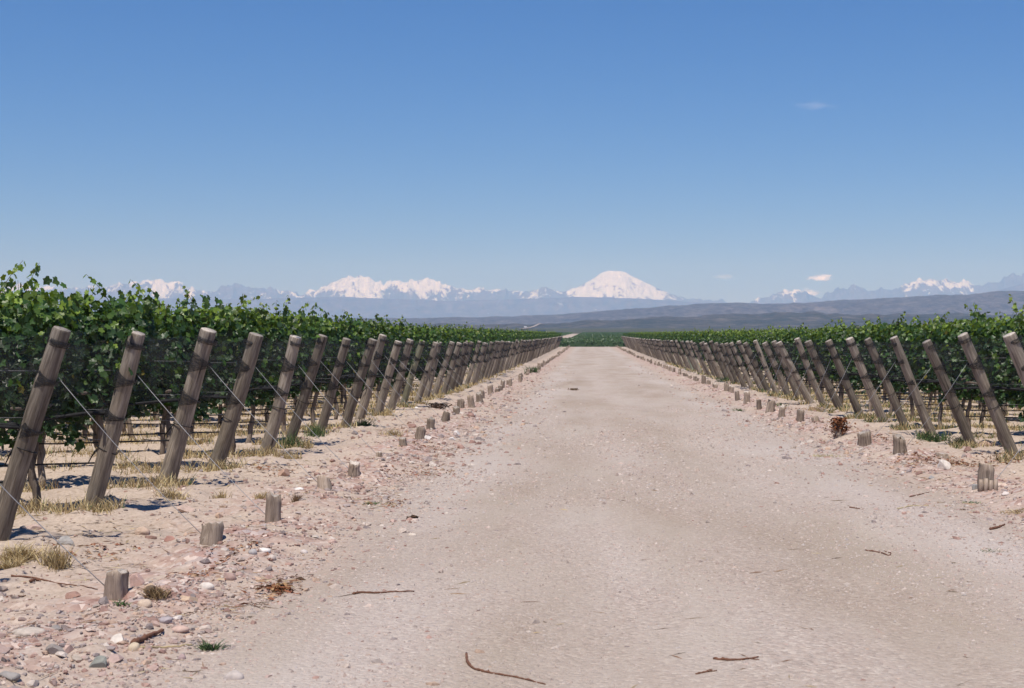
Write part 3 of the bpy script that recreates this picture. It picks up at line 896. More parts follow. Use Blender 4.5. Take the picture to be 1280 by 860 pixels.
def side_rows(side):
    left = side < 0
    y0 = 12.5 - STEP if left else 17.35
    k = -1 if left else 0
    x0 = XL if left else XR
    first = True
    sname = 'left' if left else 'right'
    vis0 = 0 if left else 2      # row index of the first post in full view
    while True:
        y = y0 + STEP * (k + (1 if left else 0))
        if y > 251: break
        jx = gg.normal(0, .045); jy = gg.normal(0, .05)
        X = x0 + jx * (0 if k < 3 else 1); Y = y + jy * (.25 if k < 10 else 1)
        gz = h1(X, Y)
        near = k < (20 if left else 22)
        o_i = k - vis0
        # --- vine row
        named = k < (14 if left else 15)
        if named:
            if left:
                w = 'beside the grey stump at the left edge' if k < 0 else ('behind the %s post counted from the left edge' % ORD[k])
            else:
                w = ('beside the two tier stump' if k == 0 else 'behind the cut off post at the right edge' if k == 1 else 'behind the %s whole post counted from the right edge' % ORD[o_i])
            rl = 'netted vine row ' + w
        else:
            rl = 'green grapevine row among the merged far rows %s of the road' % sname
        grp = 'vine rows %s of the road' % sname
        row = bpy.data.objects.new('vine_row', None); COL.objects.link(row)
        row.location = (X, Y, gz); row.rotation_euler = (0, 0, math.pi if left else 0)
        tag(row, rl, 'vine row', grp)
        if near:
            link('canopy', CANOPIES[(k * 5 + (3 if left else 0)) % 6], row).scale = (1, 1, 1.035 if left else 1)
            link('hail_net', NETS[k % 3], row); link('net_hem', HEMS[k % 3], row)
            link('drip_hose', HOSE, row); link('trellis_wire', WIRES, row)
            nt_ = 15 if k < 9 else 6
            for t in range(nt_):
                tr = link('trunk', TRUNKS[int(gg.integers(6))], row, (.62 + .9 * t + gg.normal(0, .08), gg.normal(0, .03), 0), (0, 0, gg.uniform(0, 6)))
            for t in range(2 if k < 9 else 1):
                link('line_post', STAKE, row, (4.3 + 5.2 * t, .05, 0))
        else:
            link('canopy', CANOPY_FAR[k % 5], row).scale = (1, 1, 1.13 if left else 1.08)
            if k < 99: link('hail_net', NETS[k % 3], row)
        # --- end post
        lean = math.radians((17.8 if left else 24.5) + gg.normal(0, .25 if k < 8 else 1.4)) + (math.radians({0: 1.2, 1: -.6}.get(k, 0)) if left else 0)
        tilt = math.radians(gg.normal(7.5, 1.3)) * (-1 if left else 1)
        green = (not left and k in (27, 29)) or (left and k == 11)
        post = link('end_post', (POSTO if left else POSTG) if green else POSTS[(k * 4 + (2 if left else 0)) % 9], None, (X, Y, gz), (tilt, -lean, math.pi if left else 0))
        post.scale = (1, 1, (1.745 if left else 1.735) / math.cos(lean) / PLEN * gg.uniform(.985, 1.012))
        sxy = gg.uniform(.84, 1.08); post.scale[0] = sxy; post.scale[1] = sxy
        if k == 1 and left: post.location.x -= 0.05
        if green:
            pl = ('olive tinted leaning end post in the left line' if left else 'one of two pale green leaning end posts side by side on the right')
        elif named:
            if left: pl = ('weathered leaning end post out of frame with its wire to the nearest stump' if k < 0 else
                           'weathered wooden end post leaning right, %s counted from the left edge' % ORD[k])
            else: pl = ('weathered leaning end post beyond the frame beside the two tier stump' if k == 0 else
                        'leaning end post cut off by the right edge, only its top showing' if k == 1 else
                        'weathered wooden end post leaning left, %s whole one from the right edge' % ORD[o_i])
        else:
            pl = 'weathered leaning end post in the crowded far part of the %s line' % sname
        tag(post, pl, 'post', 'end posts %s of the road' % sname if not green else ('pale green end posts' if not left else None))
        bpy.context.view_layer.update() if False else None
        if k < 60:
            link('net_tie', TIES_A[k % 3], post, (0, 0, 0.98 + gg.normal(0, .03)), (0, 0, gg.normal(0, .3)))
            link('net_tie', TIES_B[(k + 1) % 3], post, (0, 0, 1.36 + gg.normal(0, .04)), (0, 0, gg.normal(0, .3)))
            link('net_tie', TIES_T[k % 2], post, (0, 0, 1.70 + gg.normal(0, .015)))
            if k < 24: link('cord', CORDS[k % 2], post, (0, 0, .74 + gg.normal(0, .05)), (0, 0, gg.normal(0, .6)))
        # --- stump
        tabl = (LEFT_STUMPS if left else RIGHT_STUMPS)
        st = None
        if k in tabl:
            px, py, w, h = tabl[k]
            p = at(px, py); sp = (p.x, p.y, p.z)
            me = stump_mesh(500 + k + (0 if left else 60), w * .94, h * .96, 'split' if (left and k == 1) else 'round')
            st = link('anchor_stump', me, None, sp, (gg.normal(0, .07), gg.normal(0, .07), gg.uniform(0, .5) if (left and k == 1) else gg.uniform(0, 6)))
        elif k > 12:
            sx = (-3.0 if left else 4.62) + gg.normal(0, .08)
            sy = Y + gg.normal(0, .25)
            sp = (sx, sy, h1(sx, sy))
            st = link('anchor_stump', STUMPS[k % 4], None, sp, (gg.normal(0, .09), gg.normal(0, .09), gg.uniform(0, 6)))
            st.scale = (gg.uniform(.75, 1.1), gg.uniform(.75, 1.1), gg.uniform(.6, 1.15))
        if st is not None:
            special = {(True, -1): 'thick short grey stump nearest the camera, by the two cream stones', (True, 0): 'low notched brown stump among gravel below the third left post',
                       (True, 1): 'tall narrow split stump standing in gravel on the left', (True, 2): 'dark stump with an orange stone at its foot on the left',
                       (True, 3): 'small stump alone on reddish gravel left of the road, fifth from the camera', (True, 4): 'tiny sawn stub, smallest of the left stumps',
                       (True, 5): 'faint grey stub with dry grass to its left, just before the white stones',
                       (True, 6): 'broad stump with a white stone at its foot on the left',
                       (False, 0): 'two tier stump with split slats, nearest the camera on the right', (False, 2): 'stump with pale sawn top beside red debris, second tall one on the right', (False, 3): 'wide crumbling grey stump right of the reddish brush',
                       (False, 4): 'stump buried under the reddish dead brush on the right'}
            if (left, k) in special: sl = special[(left, k)]
            elif k < 13: sl = ('%s stump beyond the one with the white stone at its foot, left' % ORD[k - 7]) if left else ('%s stump beyond the one under reddish brush, right side' % ORD[k - 6 + 0])
            else: sl = 'sawn anchor stump in the far merged line %s of the road' % sname
            tag(st, sl, 'stump', 'anchor stumps %s of the road' % sname)
            # guy wire from the post to the stump, a part of the post
            if k < 26:
                Mx = Matrix.LocRotScale(post.location, post.rotation_euler, post.scale)
                a = Mx @ Vector((-.09, 0, 1.42)); b_ = Vector(sp) + Vector((0.04 * side, 0, .03))
                iM = Mx.inverted()
                link('guy_wire', wire_mesh(iM @ a, iM @ b_, M_WIRE), post)
        k += 1

STUMPS = [stump_mesh(600 + k, .17, .2 + .05 * (k % 3)) for k in range(4)]
side_rows(-1)
side_rows(1)
p = at(1178, 572)
tag(link('anchor_stump', stump_mesh(590, .17, .06), None, p), 'very low flat stub behind the large white rock on the right', 'stump', 'anchor stumps right of the road')

# slats strapped to the near right stump
def slats():
    p = at(1232.5, 613)
    b = Buf()
    for i in range(4):
        x = -.09 + i * .052
        V, fs = tube([(x, -.115, -.05), (x + .004, -.118, .06), (x + .002, -.112, .12 + .015 * (i % 2))], [.024, .026, .02], 7, True, .15, i)
        b.add(V, fs)
    o = bpy.data.objects.get('anchor_stump')
    for s in bpy.data.objects:
        if s.get('label', '').startswith('two tier'):
            c = link('slat_bundle', b.mesh('slat_bundle', M_STUMP), s)
            c.rotation_euler = (0, 0, -s.rotation_euler.z)
slats()

# ------------------------------------------------------------------ the vineyard block beyond the end of the road
def far_block():
    g = np.random.default_rng(5)
    b = Buf()
    y = 279.0
    while y < 1480:
        sp = 2.6 if y < 420 else (5.2 if y < 800 else 9)
        xs = np.arange(-320, 320.1, 3.0 if y < 420 else 5.0)
        keep = np.ones(len(xs) - 1, bool)
        if y > 395:
            mid = (xs[1:] + xs[:-1]) / 2
            keep = np.abs(mid + 8.7) > 4.2
            if y > 1150: keep &= ~((mid < -18) & (mid > -60))
        top = 1.75 + .35 * (fbm(xs * .5, xs * 0 + y, 3, 8) - .5); hw = .34 * (1 if y < 420 else 1.8)
        z0 = float(base_h(y))
        n = len(xs)
        Vs = np.concatenate([np.stack([xs, 0 * xs + y - hw * .8, 0 * xs + z0 + .55], -1), np.stack([xs, 0 * xs + y - hw * .5, z0 + top], -1), np.stack([xs, 0 * xs + y + hw * .5, z0 + top], -1), np.stack([xs, 0 * xs + y + hw * .8, 0 * xs + z0 + .4], -1)])
        j = np.arange(n - 1)[keep]
        Q = np.concatenate([np.stack([r * n + j, r * n + j + 1, (r + 1) * n + j + 1, (r + 1) * n + j], -1) for r in range(3)])
        c = np.array([0.072, 0.125, 0.050]) * (0.8 + .4 * fbm(xs * .2, xs * 0 + y * .1, 3, 2))[:, None]
        b.add(Vs, Q, np.tile(c, (4, 1)))
        # leaf clumps break the outline of the near rows and trunks stand under them
        m = int(3800 / (1 + (y - 279) / 14)) if y < 420 else 260
        P = np.stack([g.uniform(-60 if y < 420 else -200, 70 if y < 420 else 250, m), y + g.normal(0, .25, m), z0 + g.uniform(.6, 2.1, m)], -1)
        if y > 395: P = P[np.abs(P[:, 0] + 8.7) > 4.5]; m = len(P)
        Nn = np.stack([g.normal(0, .4, m), -1 + g.normal(0, .4, m), .6 + g.normal(0, .3, m)], -1)
        b.add(*leaves(P, Nn, g.uniform(.22, .45, m) * (1 if y < 420 else 1.5), np.array([0.065, 0.115, 0.045]) * g.uniform(.6, 1.3, m)[:, None], g, True))
        y += sp
    tag(link('far_vineyard', b.mesh('far_vineyard', M_LEAF, smooth=False)), 'green vineyard block rising beyond the end of the dirt road', 'vineyard', kind='stuff')
far_block()

# ------------------------------------------------------------------ shed and van far beyond the road
def box(b, c, s, m=0, col=(1, 1, 1), taper=0.0):
    x, y, z = c; a, d, h = (v / 2 for v in s)
    V = [(x + i * a * (1 - taper * (k > 0)), y + j * d, z + k * h) for k in (-1, 1) for j in (-1, 1) for i in (-1, 1)]
    b.add(V, [(0, 2, 3, 1), (4, 5, 7, 6), (0, 1, 5, 4), (2, 6, 7, 3), (0, 4, 6, 2), (1, 3, 7, 5)], col, m)

def shed():
    D = 1330.0
    X = (679 - VX) / F * D
    z = float(base_h(D))
    r = bpy.data.objects.new('farm_shed', None); COL.objects.link(r); r.location = (X, D, z)
    tag(r, 'small dark blue shed with a white end beyond the left vine rows', 'shed')
    b = Buf(); box(b, (-1.4, 0, 1.5), (7.2, 5, 3.0)); link('wall', b.mesh('wall', M_BLUE, False), r)
    b = Buf(); box(b, (3.6, 0, 1.2), (2.6, 4.6, 2.4)); link('annex', b.mesh('annex', M_WHITE, False), r)
    b = Buf()
    V = [(-5.4, -2.9, 2.95), (2.6, -2.9, 2.95), (2.6, 2.9, 2.95), (-5.4, 2.9, 2.95), (-5.4, 0, 3.9), (2.6, 0, 3.9)]
    b.add(V, [np.array([(0, 1, 5, 4), (2, 3, 4, 5), (0, 3, 2, 1)]), np.array([(0, 4, 3), (1, 2, 5)])]); link('roof', b.mesh('roof', M_BLUE, False), r)
    b = Buf(); box(b, (-2, -2.52, 1.1), (1.1, .06, 2.2)); link('door', b.mesh('door', M_GLASSD, False), r)
shed()

def van():
    p = on_far(657, 411.8)
    r = bpy.data.objects.new('white_van', None); COL.objects.link(r); r.location = p + Vector((0, 0, 2.6)); r.rotation_euler = (0, 0, math.radians(35))
    tag(r, 'tiny white van driving on the pale hill road', 'van')
    b = Buf()
    prof = [(-2.6, .45), (-2.65, 2.2), (-2.4, 2.45), (.9, 2.45), (1.75, 1.45), (2.55, 1.2), (2.65, .45)]
    n = len(prof)
    V = [(x, s * (.98 if z < 1.5 else .85), z) for s in (-1, 1) for x, z in prof]
    b.add(V, np.array([(i, (i + 1) % n, (i + 1) % n + n, i + n) for i in range(n)]))
    b.add(V, np.array([tuple(range(n))[::-1], tuple(range(n, 2 * n))]))
    link('body', b.mesh('body', M_WHITE, False), r)
    b = Buf(); b.add([(.98, -.8, 2.36), (.98, .8, 2.36), (1.78, .86, 1.5), (1.78, -.86, 1.5)] , [(0, 1, 2, 3)]); link('windscreen', b.mesh('windscreen', M_GLASSD, False), r, (.02, 0, .03))
    b = Buf(); V, fs = tube([(0, -.12, 0), (0, .12, 0)], .36, 16); b.add(V, fs); w = b.mesh('wheel', M_RUBBER)
    for x in (-1.7, 1.7):
        for y in (-.88, .88): link('wheel', w, r, (x, y, .36))
van()

# ------------------------------------------------------------------ stones
def stone_mesh(seed, sx, sy, sz, col, angular=False):
    g = np.random.default_rng(seed)
    V, Fc = ICO[3 if max(sx, sy) > .12 else 2]
    V = V.copy()
    k = 11 if angular else 6
    for _ in range(k):                      # cut facets
        d = g.normal(0, 1, 3); d /= np.linalg.norm(d)
        lim = g.uniform(.5, .8) if angular else g.uniform(.78, .95)
        t = V @ d
        over = np.clip(t - lim, 0, None)
        V = V - over[:, None] * d * (1.0 if angular else .8)
    nz = fbm(V[:, 0] * 2.2 + seed, V[:, 1] * 2.2 + V[:, 2] * 1.7, 4, seed) - .5
    V = V * (1 + (.08 if angular else .2) * nz)[:, None]
    V = V * np.array([sx / 2, sy / 2, sz / 2])
    C = np.asarray(col)[None] * (.85 + .35 * fbm(V[:, 0] * 30 + seed, V[:, 1] * 30 + V[:, 2] * 30, 3, seed))[:, None]
    return mesh_np('stone', V, Fc, M_STONE, C, smooth=not angular)

STONES = [
    (122, 838, 26, 21, (.24, .255, .225), 'angular green grey rock in the bottom left corner', True),
    (70, 819, 24, 15, (.27, .24, .22), 'dark undersided grey stone left of the green grey rock', True),
    (95, 829, 15, 11, (.42, .36, .30), 'small tan stone touching the gap left of the green grey rock', True),
    (90, 836, 9, 6, (.30, .28, .27), 'little grey chip below the small tan stone, beside the green grey rock', True),
    (12, 850, 26, 12, (.28, .265, .25), 'grey flat rock cut by the bottom of the left edge', True),
    (36, 796, 38, 12, (.48, .42, .36), 'long pale flat stone half sunk near the left edge', False),
    (71, 790, 16, 9, (.29, .275, .265), 'bluish grey lump right of the long pale flat stone', True),
    (147, 804, 22, 13, (.64, .58, .51), 'whitish angular stone at the lower end of the dark stick', True),
    (168, 815, 15, 12, (.60, .50, .36), 'cream rounded stone below the dark stick', False),
    (226, 827, 12, 10, (.37, .27, .26), 'small purple pink round stone left of the green weed', False),
    (292, 853, 24, 15, (.52, .46, .42), 'pale grey round stone at the bottom edge on road side', False),
    (181, 759, 17, 10, (.58, .46, .35), 'cream egg shaped stone below the nearest left stump', False),
    (234, 755, 25, 12, (.50, .37, .26), 'tan loaf shaped stone right of the cream egg shaped one', False),
    (258, 737, 18, 9, (.68, .62, .55), 'white flat stone above the tan loaf shaped stone', False),
    (208, 779, 17, 10, (.37, .33, .34), 'lilac grey flat stone with a white one leaning on it', True),
    (222, 775, 14, 6, (.66, .62, .58), 'thin white stone beside the lilac grey flat stone', False),
    (193, 783, 11, 7, (.40, .22, .12), 'rusty brown stone left of the lilac grey flat stone', True),
    (244, 773, 9, 6, (.30, .28, .29), 'dark grey pebble right of the thin white stone', True),
    (288, 726, 19, 12, (.42, .29, .25), 'dull pink rounded stone sunk right of the nearest left stump', False),
    (83, 688, 28, 18, (.33, .32, .31), 'blue grey boulder in the dry straw by the nearest left post', True),
    (178, 669, 17, 10, (.52, .39, .30), 'tan stone with dark shadow below the second left post', False),
    (40, 665, 24, 10, (.48, .36, .32), 'pink stone beside the first left post foot', True),
    (232, 642, 25, 11, (.48, .36, .30), 'long tan stone beneath the third left post', True),
    (213, 678, 15, 10, (.40, .22, .18), 'red stone left of the low notched stump', True),
    (330, 691, 17, 7, (.74, .70, .65), 'bright white flat stone below the tall narrow stump', False),
    (316, 693, 10, 7, (.42, .40, .39), 'bluish pebble left of the bright white flat stone', False),
    (374, 614, 12, 5, (.76, .72, .68), 'small white stone left of the dark stump', False),
    (355, 596, 14, 11, (.44, .29, .22), 'orange brown stone above the small white stone', True),
    (406, 610.5, 8, 6, (.58, .33, .20), 'orange stone at the foot of the dark left stump', False),
    (91, 749, 18, 11, (.32, .19, .15), 'red brown angular stone left of the nearest left stump', True),
    (4, 828, 9, 7, (.12, .10, .10), 'nearly black stone on the left edge near the bottom', True),
    (26, 822, 8, 6, (.33, .31, .30), 'small grey pebble beside the nearly black stone', True),
    (170, 737, 20, 20, (.50, .34, .29), 'pink slab leaning beside the nearest left stump', True),
    (188, 739, 18, 10, (.55, .40, .27), 'orange tan flat stone beside the pink slab', False),
    (225, 790, 22, 8, (.56, .40, .33), 'salmon flat stone right of the dark stick', False),
    (80, 733, 16, 7, (.52, .42, .36), 'pale flat stone left of the nearest stump, in line with the wire', False),
    (3, 740, 9, 8, (.33, .21, .17), 'brown stone on the left edge below the straw', True),
    (340, 700, 10, 7, (.58, .50, .44), 'beige pebble below the bright white flat stone', False),
    (380, 693, 9, 6, (.55, .50, .47), 'pale pebble on the road edge right of the bright white stone', False),
    (1179, 588, 21, 14, (.66, .60, .54), 'large white rock on the right verge', True),
    (1252, 612, 18, 8, (.60, .47, .37), 'cream flat stone at the right foot of the two tier stump', False),
    (1219, 613, 9, 8, (.30, .30, .29), 'blue grey stone at the left foot of the two tier stump', True),
    (1256, 620, 12, 6, (.62, .55, .50), 'whitish stone in front of the cream flat stone, right verge', False),
    (1232, 559, 18, 9, (.48, .34, .28), 'pink mound shaped stone at the foot of a right post', False),
    (1075, 523, 38, 9, (.44, .39, .34), 'flat pale slab behind the reddish brush', True),
    (1164, 599, 9, 5, (.34, .34, .335), 'bluish flat pebble below the large white rock', False),
    (1129, 593, 6, 5, (.72, .68, .62), 'tiny white pebble on the right road edge', True),
    (1073, 556, 6, 8, (.72, .68, .60), 'white upright stone at the left foot of the wide grey stump', True),
    (534, 550, 11, 6, (.74, .70, .66), 'white stone at the foot of the broad left stump', True),
    (571, 545, 9, 7, (.70, .67, .63), 'white stone, upper of a pair on the left road edge', True),
    (565, 552, 8, 7, (.66, .63, .60), 'white stone, lower of a pair on the left road edge', True),
    (592, 521, 6, 5, (.56, .55, .53), 'pale bluish stone at the far left road edge', True),
    (520, 511.5, 5, 4, (.80, .78, .75), 'bright white stone lying between left posts and dark brush heap', True),
    (515, 671, 11, 5, (.58, .50, .42), 'pale flat stone on the left side of the road', False),
]
for i, (px, py, w, h, c, lab, ang) in enumerate(STONES):
    p = at(px, py - h * 0.25)
    s = p.y / F
    sx = w * s * 1.08; sz = h * s * 1.05
    c = tuple(.9 * a + .1 * q for a, q in zip(c, (.40, .32, .26)))
    ang = ang or i % 3 == 0
    o = link('stone', stone_mesh(700 + i, sx, sx * (.7 + .25 * ((i * 37) % 10) / 10), sz * 1.25, c, ang), None, (p.x, p.y, p.z + sz * .12), (0, 0, 0))
    tag(o, lab, 'stone', 'loose stones on the verges')

# countless gravel
def gravel():
    g = np.random.default_rng(17)
    b = Buf()
    V0, F0 = ICO[0]
    pal = np.array([(.40, .26, .215), (.46, .33, .28), (.36, .30, .28), (.52, .42, .36), (.47, .39, .33), (.32, .20, .165), (.30, .25, .235), (.54, .47, .41), (.42, .31, .27), (.50, .36, .27)])
    def put(x, y, size, flat=.6, sink=.15):
        n = len(x)
        z = H(x, y)
        J = 1 + g.normal(0, .24, (n, 12, 1))
        th = g.random(n) * 6.28
        c, s = np.cos(th), np.sin(th)
        S = size[:, None] * np.stack([g.uniform(.75, 1.3, n), g.uniform(.6, 1.0, n), g.uniform(.45, .85, n) * flat / .6], -1)
        P = V0[None] * J * S[:, None] * .5
        P = np.stack([P[..., 0] * c[:, None] - P[..., 1] * s[:, None], P[..., 0] * s[:, None] + P[..., 1] * c[:, None], P[..., 2]], -1)
        P += np.stack([x, y, z + S[:, 2] * (sink - .1)], -1)[:, None]
        col = pal[g.integers(0, len(pal), n)] * g.uniform(.75, 1.15, n)[:, None]
        b.add(P.reshape(-1, 3), (F0[None] + (np.arange(n) * 12)[:, None, None]).reshape(-1, 3), np.repeat(col, 12, 0))
    def ys(n, a, bb): return 1 / (1 / a + g.random(n) * (1 / bb - 1 / a))     # even density in the picture
    # left verge and right verge, thickest on the berm
    for sgn, e0, n in ((-1, RL, 17000), (1, RR, 13000)):
        y = ys(n, 6.5, 110)
        d = g.normal(.35, .7, n)
        far_ = g.random(n) < .28
        d = np.where(far_, g.uniform(0, 2.9, n), d)
        x = e0 + sgn * d
        keep = vnoise(x * 1.3, y * .8, 4) + .35 * g.random(n) - .10 * (np.abs(d) > 1.4) - .2 * ((y < 12) & (d > .9)) > .42
        x, y = x[keep], y[keep]
        put(x, y, np.clip(g.lognormal(-3.75, .5, len(x)), .010, .10) * np.clip(y / 14, .8, 2))
    # crumbs on the sandy foreground
    n = 2600
    y = ys(n, 6.5, 30); x = g.uniform(-4.8, -1.6, n)
    put(x, y, np.clip(g.lognormal(-4.2, .5, n), .008, .05))
    # the road itself
    n = 16000
    y = ys(n, 6.3, 70); x = g.uniform(RL, RR, n)
    k = vnoise(x * .9, y * .5, 14) + .5 * g.random(n) > .5
    x, y = x[k], y[k]
    put(x, y, np.clip(g.lognormal(-4.35, .42, len(x)), .007, .035) * np.clip(y / 15, .9, 1.8), .5, .05)
    O6 = np.array([(1, 0, 0), (-1, 0, 0), (0, 1, 0), (0, -1, 0), (0, 0, 1), (0, 0, -1)], float)
    OF = np.array([(0, 2, 4), (2, 1, 4), (1, 3, 4), (3, 0, 4)])
    n = 95000
    y = ys(n, 6.3, 40); x = g.uniform(RL - .3, RR + .3, n)
    k = (fbm(x * .8, y * .28, 4, 214) - .5) * 2.2 + g.random(n) > .42
    x, y = x[k], y[k]; n = len(x)
    sz = np.clip(g.lognormal(-4.62, .42, n), .005, .03) * np.clip(y / 11, .85, 2.2)
    J = O6[None] * (1 + g.normal(0, .25, (n, 6, 1))) + g.normal(0, .12, (n, 6, 3))
    P = J * (sz[:, None] * np.stack([g.uniform(.5, .9, n), g.uniform(.4, .7, n), g.uniform(.3, .62, n)], -1))[:, None]
    th = g.random(n) * 6.28; c, s_ = np.cos(th)[:, None], np.sin(th)[:, None]
    P = np.stack([P[..., 0] * c - P[..., 1] * s_, P[..., 0] * s_ + P[..., 1] * c, P[..., 2]], -1)
    P += np.stack([x, y, H(x, y) + .004], -1)[:, None]
    rp = np.array([(.48, .375, .325), (.42, .325, .28), (.52, .43, .375), (.38, .315, .285), (.46, .34, .29), (.52, .44, .39), (.33, .26, .23), (.42, .38, .36), (.47, .36, .30), (.56, .49, .44)])
    col = (.72 * rp[np.minimum(g.integers(0, 11, n), 9)] + .28 * np.array([.45, .375, .325])) * g.uniform(.84, 1.08, n)[:, None]
    col = np.where(((np.abs(x + .25) < .35) | (np.abs(x - 1.55) < .4))[:, None], col * .6 + .4 * np.array([.41, .345, .29]), col)
    b.add(P.reshape(-1, 3), (OF[None] + (np.arange(n) * 6)[:, None, None]).reshape(-1, 3), np.repeat(col, 6, 0))
    tag(link('gravel', b.mesh('gravel', M_STONE, smooth=False)), 'loose pinkish gravel scattered along the road and verges', 'gravel', kind='stuff')
gravel()

# ------------------------------------------------------------------ grass, weeds, litter, twigs
def blades(b, x, y, hgt, wid, col, g, spread=.5, up=1.0):
    n = len(x)
    z = H(x, y)
    th = g.random(n) * 6.28
    lean = g.normal(0, spread, (n, 2))
    tip = np.stack([x + lean[:, 0] * hgt, y + lean[:, 1] * hgt, z + hgt * up * g.uniform(.55, 1, n)], -1)
    base = np.stack([x, y, z - .01], -1)
    midp = base * .5 + tip * .5 + np.stack([0 * x, 0 * x, hgt * .15], -1)
    s = np.stack([np.cos(th), np.sin(th), 0 * th], -1) * wid[:, None] / 2
    V = np.stack([base - s, base + s, midp + s * .8, midp - s * .8, tip], 1).reshape(-1, 3)
    i = (np.arange(n) * 5)[:, None]
    b.add(V, [i + np.array([[0, 1, 2, 3]]), i + np.array([[3, 2, 4]])], np.repeat(col, 5, 0))

STRAW = np.array([(.50, .39, .20), (.42, .32, .17), (.58, .48, .28), (.34, .25, .13)])
GREEN = np.array([(.06, .10, .035), (.09, .14, .05), (.05, .085, .04)])

def grass_strips():
    g = np.random.default_rng(23)
    b = Buf()
    for left in (True, False):
        for k in range(-1 if left else 0, 40):
            y0 = (12.5 + STEP * k) if left else (17.35 + STEP * k)
            n = int(2300 / (1 + k * .06)) if k < 20 else 260
            ln = g.exponential(2.6, n) - .35
            ln = ln[ln < 14]; n = len(ln)
            x = (XL - ln) if left else (XR + ln)
            y = y0 + g.normal(-.34, .17, n)
            keep = vnoise(x * 1.6, y * 2.2, 77) > .36
            x, y = x[keep], y[keep]; n = len(x)
            gr = g.random(n) < (.10 if left else .36) * (vnoise(x * .9, y * .9, 5) + .4)
            col = np.where(gr[:, None], GREEN[g.integers(0, 3, n)], STRAW[g.integers(0, 4, n)]) * g.uniform(.7, 1.15, n)[:, None]
            blades(b, x, y, g.uniform(.05, .20, n), np.full(n, .008) * max(1, y0 / 18), col, g)
    tag(link('dry_grass', b.mesh('dry_grass', M_BLADE, smooth=False)), 'straw coloured dry grass growing in strips under the vine rows', 'grass', kind='stuff')
grass_strips()

def tuft(name, px, py, wpx, n, hmax, pal, label, cat, group=None, seed=0, spread=.6, wid=.007):
    g = np.random.default_rng(800 + seed)
    p = at(px, py); s = p.y / F
    b = Buf()
    x = p.x + g.normal(0, wpx * s * .3, n); y = p.y + g.normal(0, wpx * s * .22, n)
    pal = np.array(pal)
    blades(b, x, y, g.uniform(.35, 1, n) * hmax, np.full(n, wid), pal[g.integers(0, len(pal), n)] * g.uniform(.75, 1.2, n)[:, None], g, spread)
    V = np.concatenate(b.V) - np.array(p)
    b.V = [V]; b.C = [np.concatenate(b.C)]
    o = link(name, b.mesh(name, M_BLADE, smooth=False), None, p)
    tag(o, label, cat, group)

T = 'dry_grass_tuft'; G1 = 'dry grass tufts on the left verge'
tuft(T, 22, 700, 42, 420, .16, STRAW, 'large yellow straw tuft in the shadow of the nearest left post', 'grass tuft', G1, 1, .8)
tuft(T, 70, 708, 26, 260, .20, STRAW, 'yellow straw tuft below the blue grey boulder', 'grass tuft', G1, 2, .5)
tuft(T, 10, 712, 22, 200, .10, STRAW, 'flattened straw tuft touching the left picture edge', 'grass tuft', G1, 3, 1.0)
tuft(T, 215, 622, 30, 220, .12, STRAW, 'straw tuft at the foot of the third left post', 'grass tuft', G1, 4)
tuft(T, 276, 624, 16, 130, .12, STRAW, 'upright straw tuft right of the third left post', 'grass tuft', G1, 5, .35)
tuft(T, 325, 624, 11, 130, .10, STRAW, 'thin straw tuft beside the tall narrow stump', 'grass tuft', G1, 6, .35)
tuft(T, 370, 626, 9, 110, .09, [(.22, .15, .10), (.30, .21, .12)], 'brown dry tuft right of the tall narrow stump', 'grass tuft', G1, 7)
tuft(T, 490, 545, 22, 300, .14, STRAW, 'straw tuft spreading before the tenth left post', 'grass tuft', G1, 8)
tuft(T, 360, 575, 30, 240, .18, STRAW, 'tall straw tuft at the sixth left post', 'grass tuft', G1, 9, .4)
tuft(T, 195, 745, 18, 260, .08, [(.30, .21, .11), (.20, .14, .08), (.38, .28, .15)], 'brown dead tuft between the nearest stump and the tan loaf stone', 'grass tuft', G1, 10, .9)
tuft(T, 1022, 514, 22, 180, .20, STRAW, 'yellow tuft among the right posts', 'grass tuft', None, 11, .4)
tuft(T, 1030, 571, 36, 160, .05, [(.48, .40, .18), (.35, .33, .14)], 'flat yellow straw patch on the right road edge', 'grass tuft', None, 12, 1.2)
tuft(T, 1272, 641, 34, 150, .05, STRAW, 'flat yellow straw at the right picture edge', 'grass tuft', None, 13, 1.2)
WD = 'green_weed'; G2 = 'small green weeds'
tuft(WD, 262, 813, 20, 130, .075, GREEN * 1.2, 'small bright green weed on sand in the bottom left', 'weed', G2, 21, .7, .008)
tuft(WD, 152, 758, 16, 60, .05, GREEN * 1.3, 'sparse green sprout below the nearest left stump', 'weed', G2, 22, .7)
tuft(WD, 465, 631, 18, 90, .05, GREEN * 1.3, 'flat green weed on the left gravel edge', 'weed', G2, 23, 1.2)
tuft(WD, 1240, 690, 30, 70, .03, GREEN * 1.4, 'flat green weed on the road at far right', 'weed', G2, 24, 1.5)
tuft(WD, 1215, 629, 22, 90, .03, GREEN * 1.4, 'low green weed below the two tier stump', 'weed', G2, 25, 1.2)
tuft(WD, 452, 533, 22, 240, .20, GREEN, 'dark green bushy weed at the ninth left post', 'weed', G2, 26, .6, .012)
tuft(WD, 362, 560, 20, 150, .34, GREEN * 1.2, 'tall grey green weed at the fifth left post', 'weed', G2, 27, .25, .010)
tuft(WD, 395, 545, 20, 150, .32, GREEN * 1.2, 'tall green weed at the seventh left post', 'weed', G2, 28, .3, .010)
tuft(WD, 128, 640, 12, 40, .30, GREEN * 1.5, 'thin stalked green weed at the second left post', 'weed', G2, 29, .2, .006)
tuft(WD, 1165, 552, 34, 300, .22, GREEN, 'leafy green weed patch between two right posts', 'weed', G2, 30, .6, .012)
tuft(WD, 1200, 556, 24, 220, .20, GREEN, 'leafy green weed at the foot of the second whole right post', 'weed', G2, 31, .6, .012)
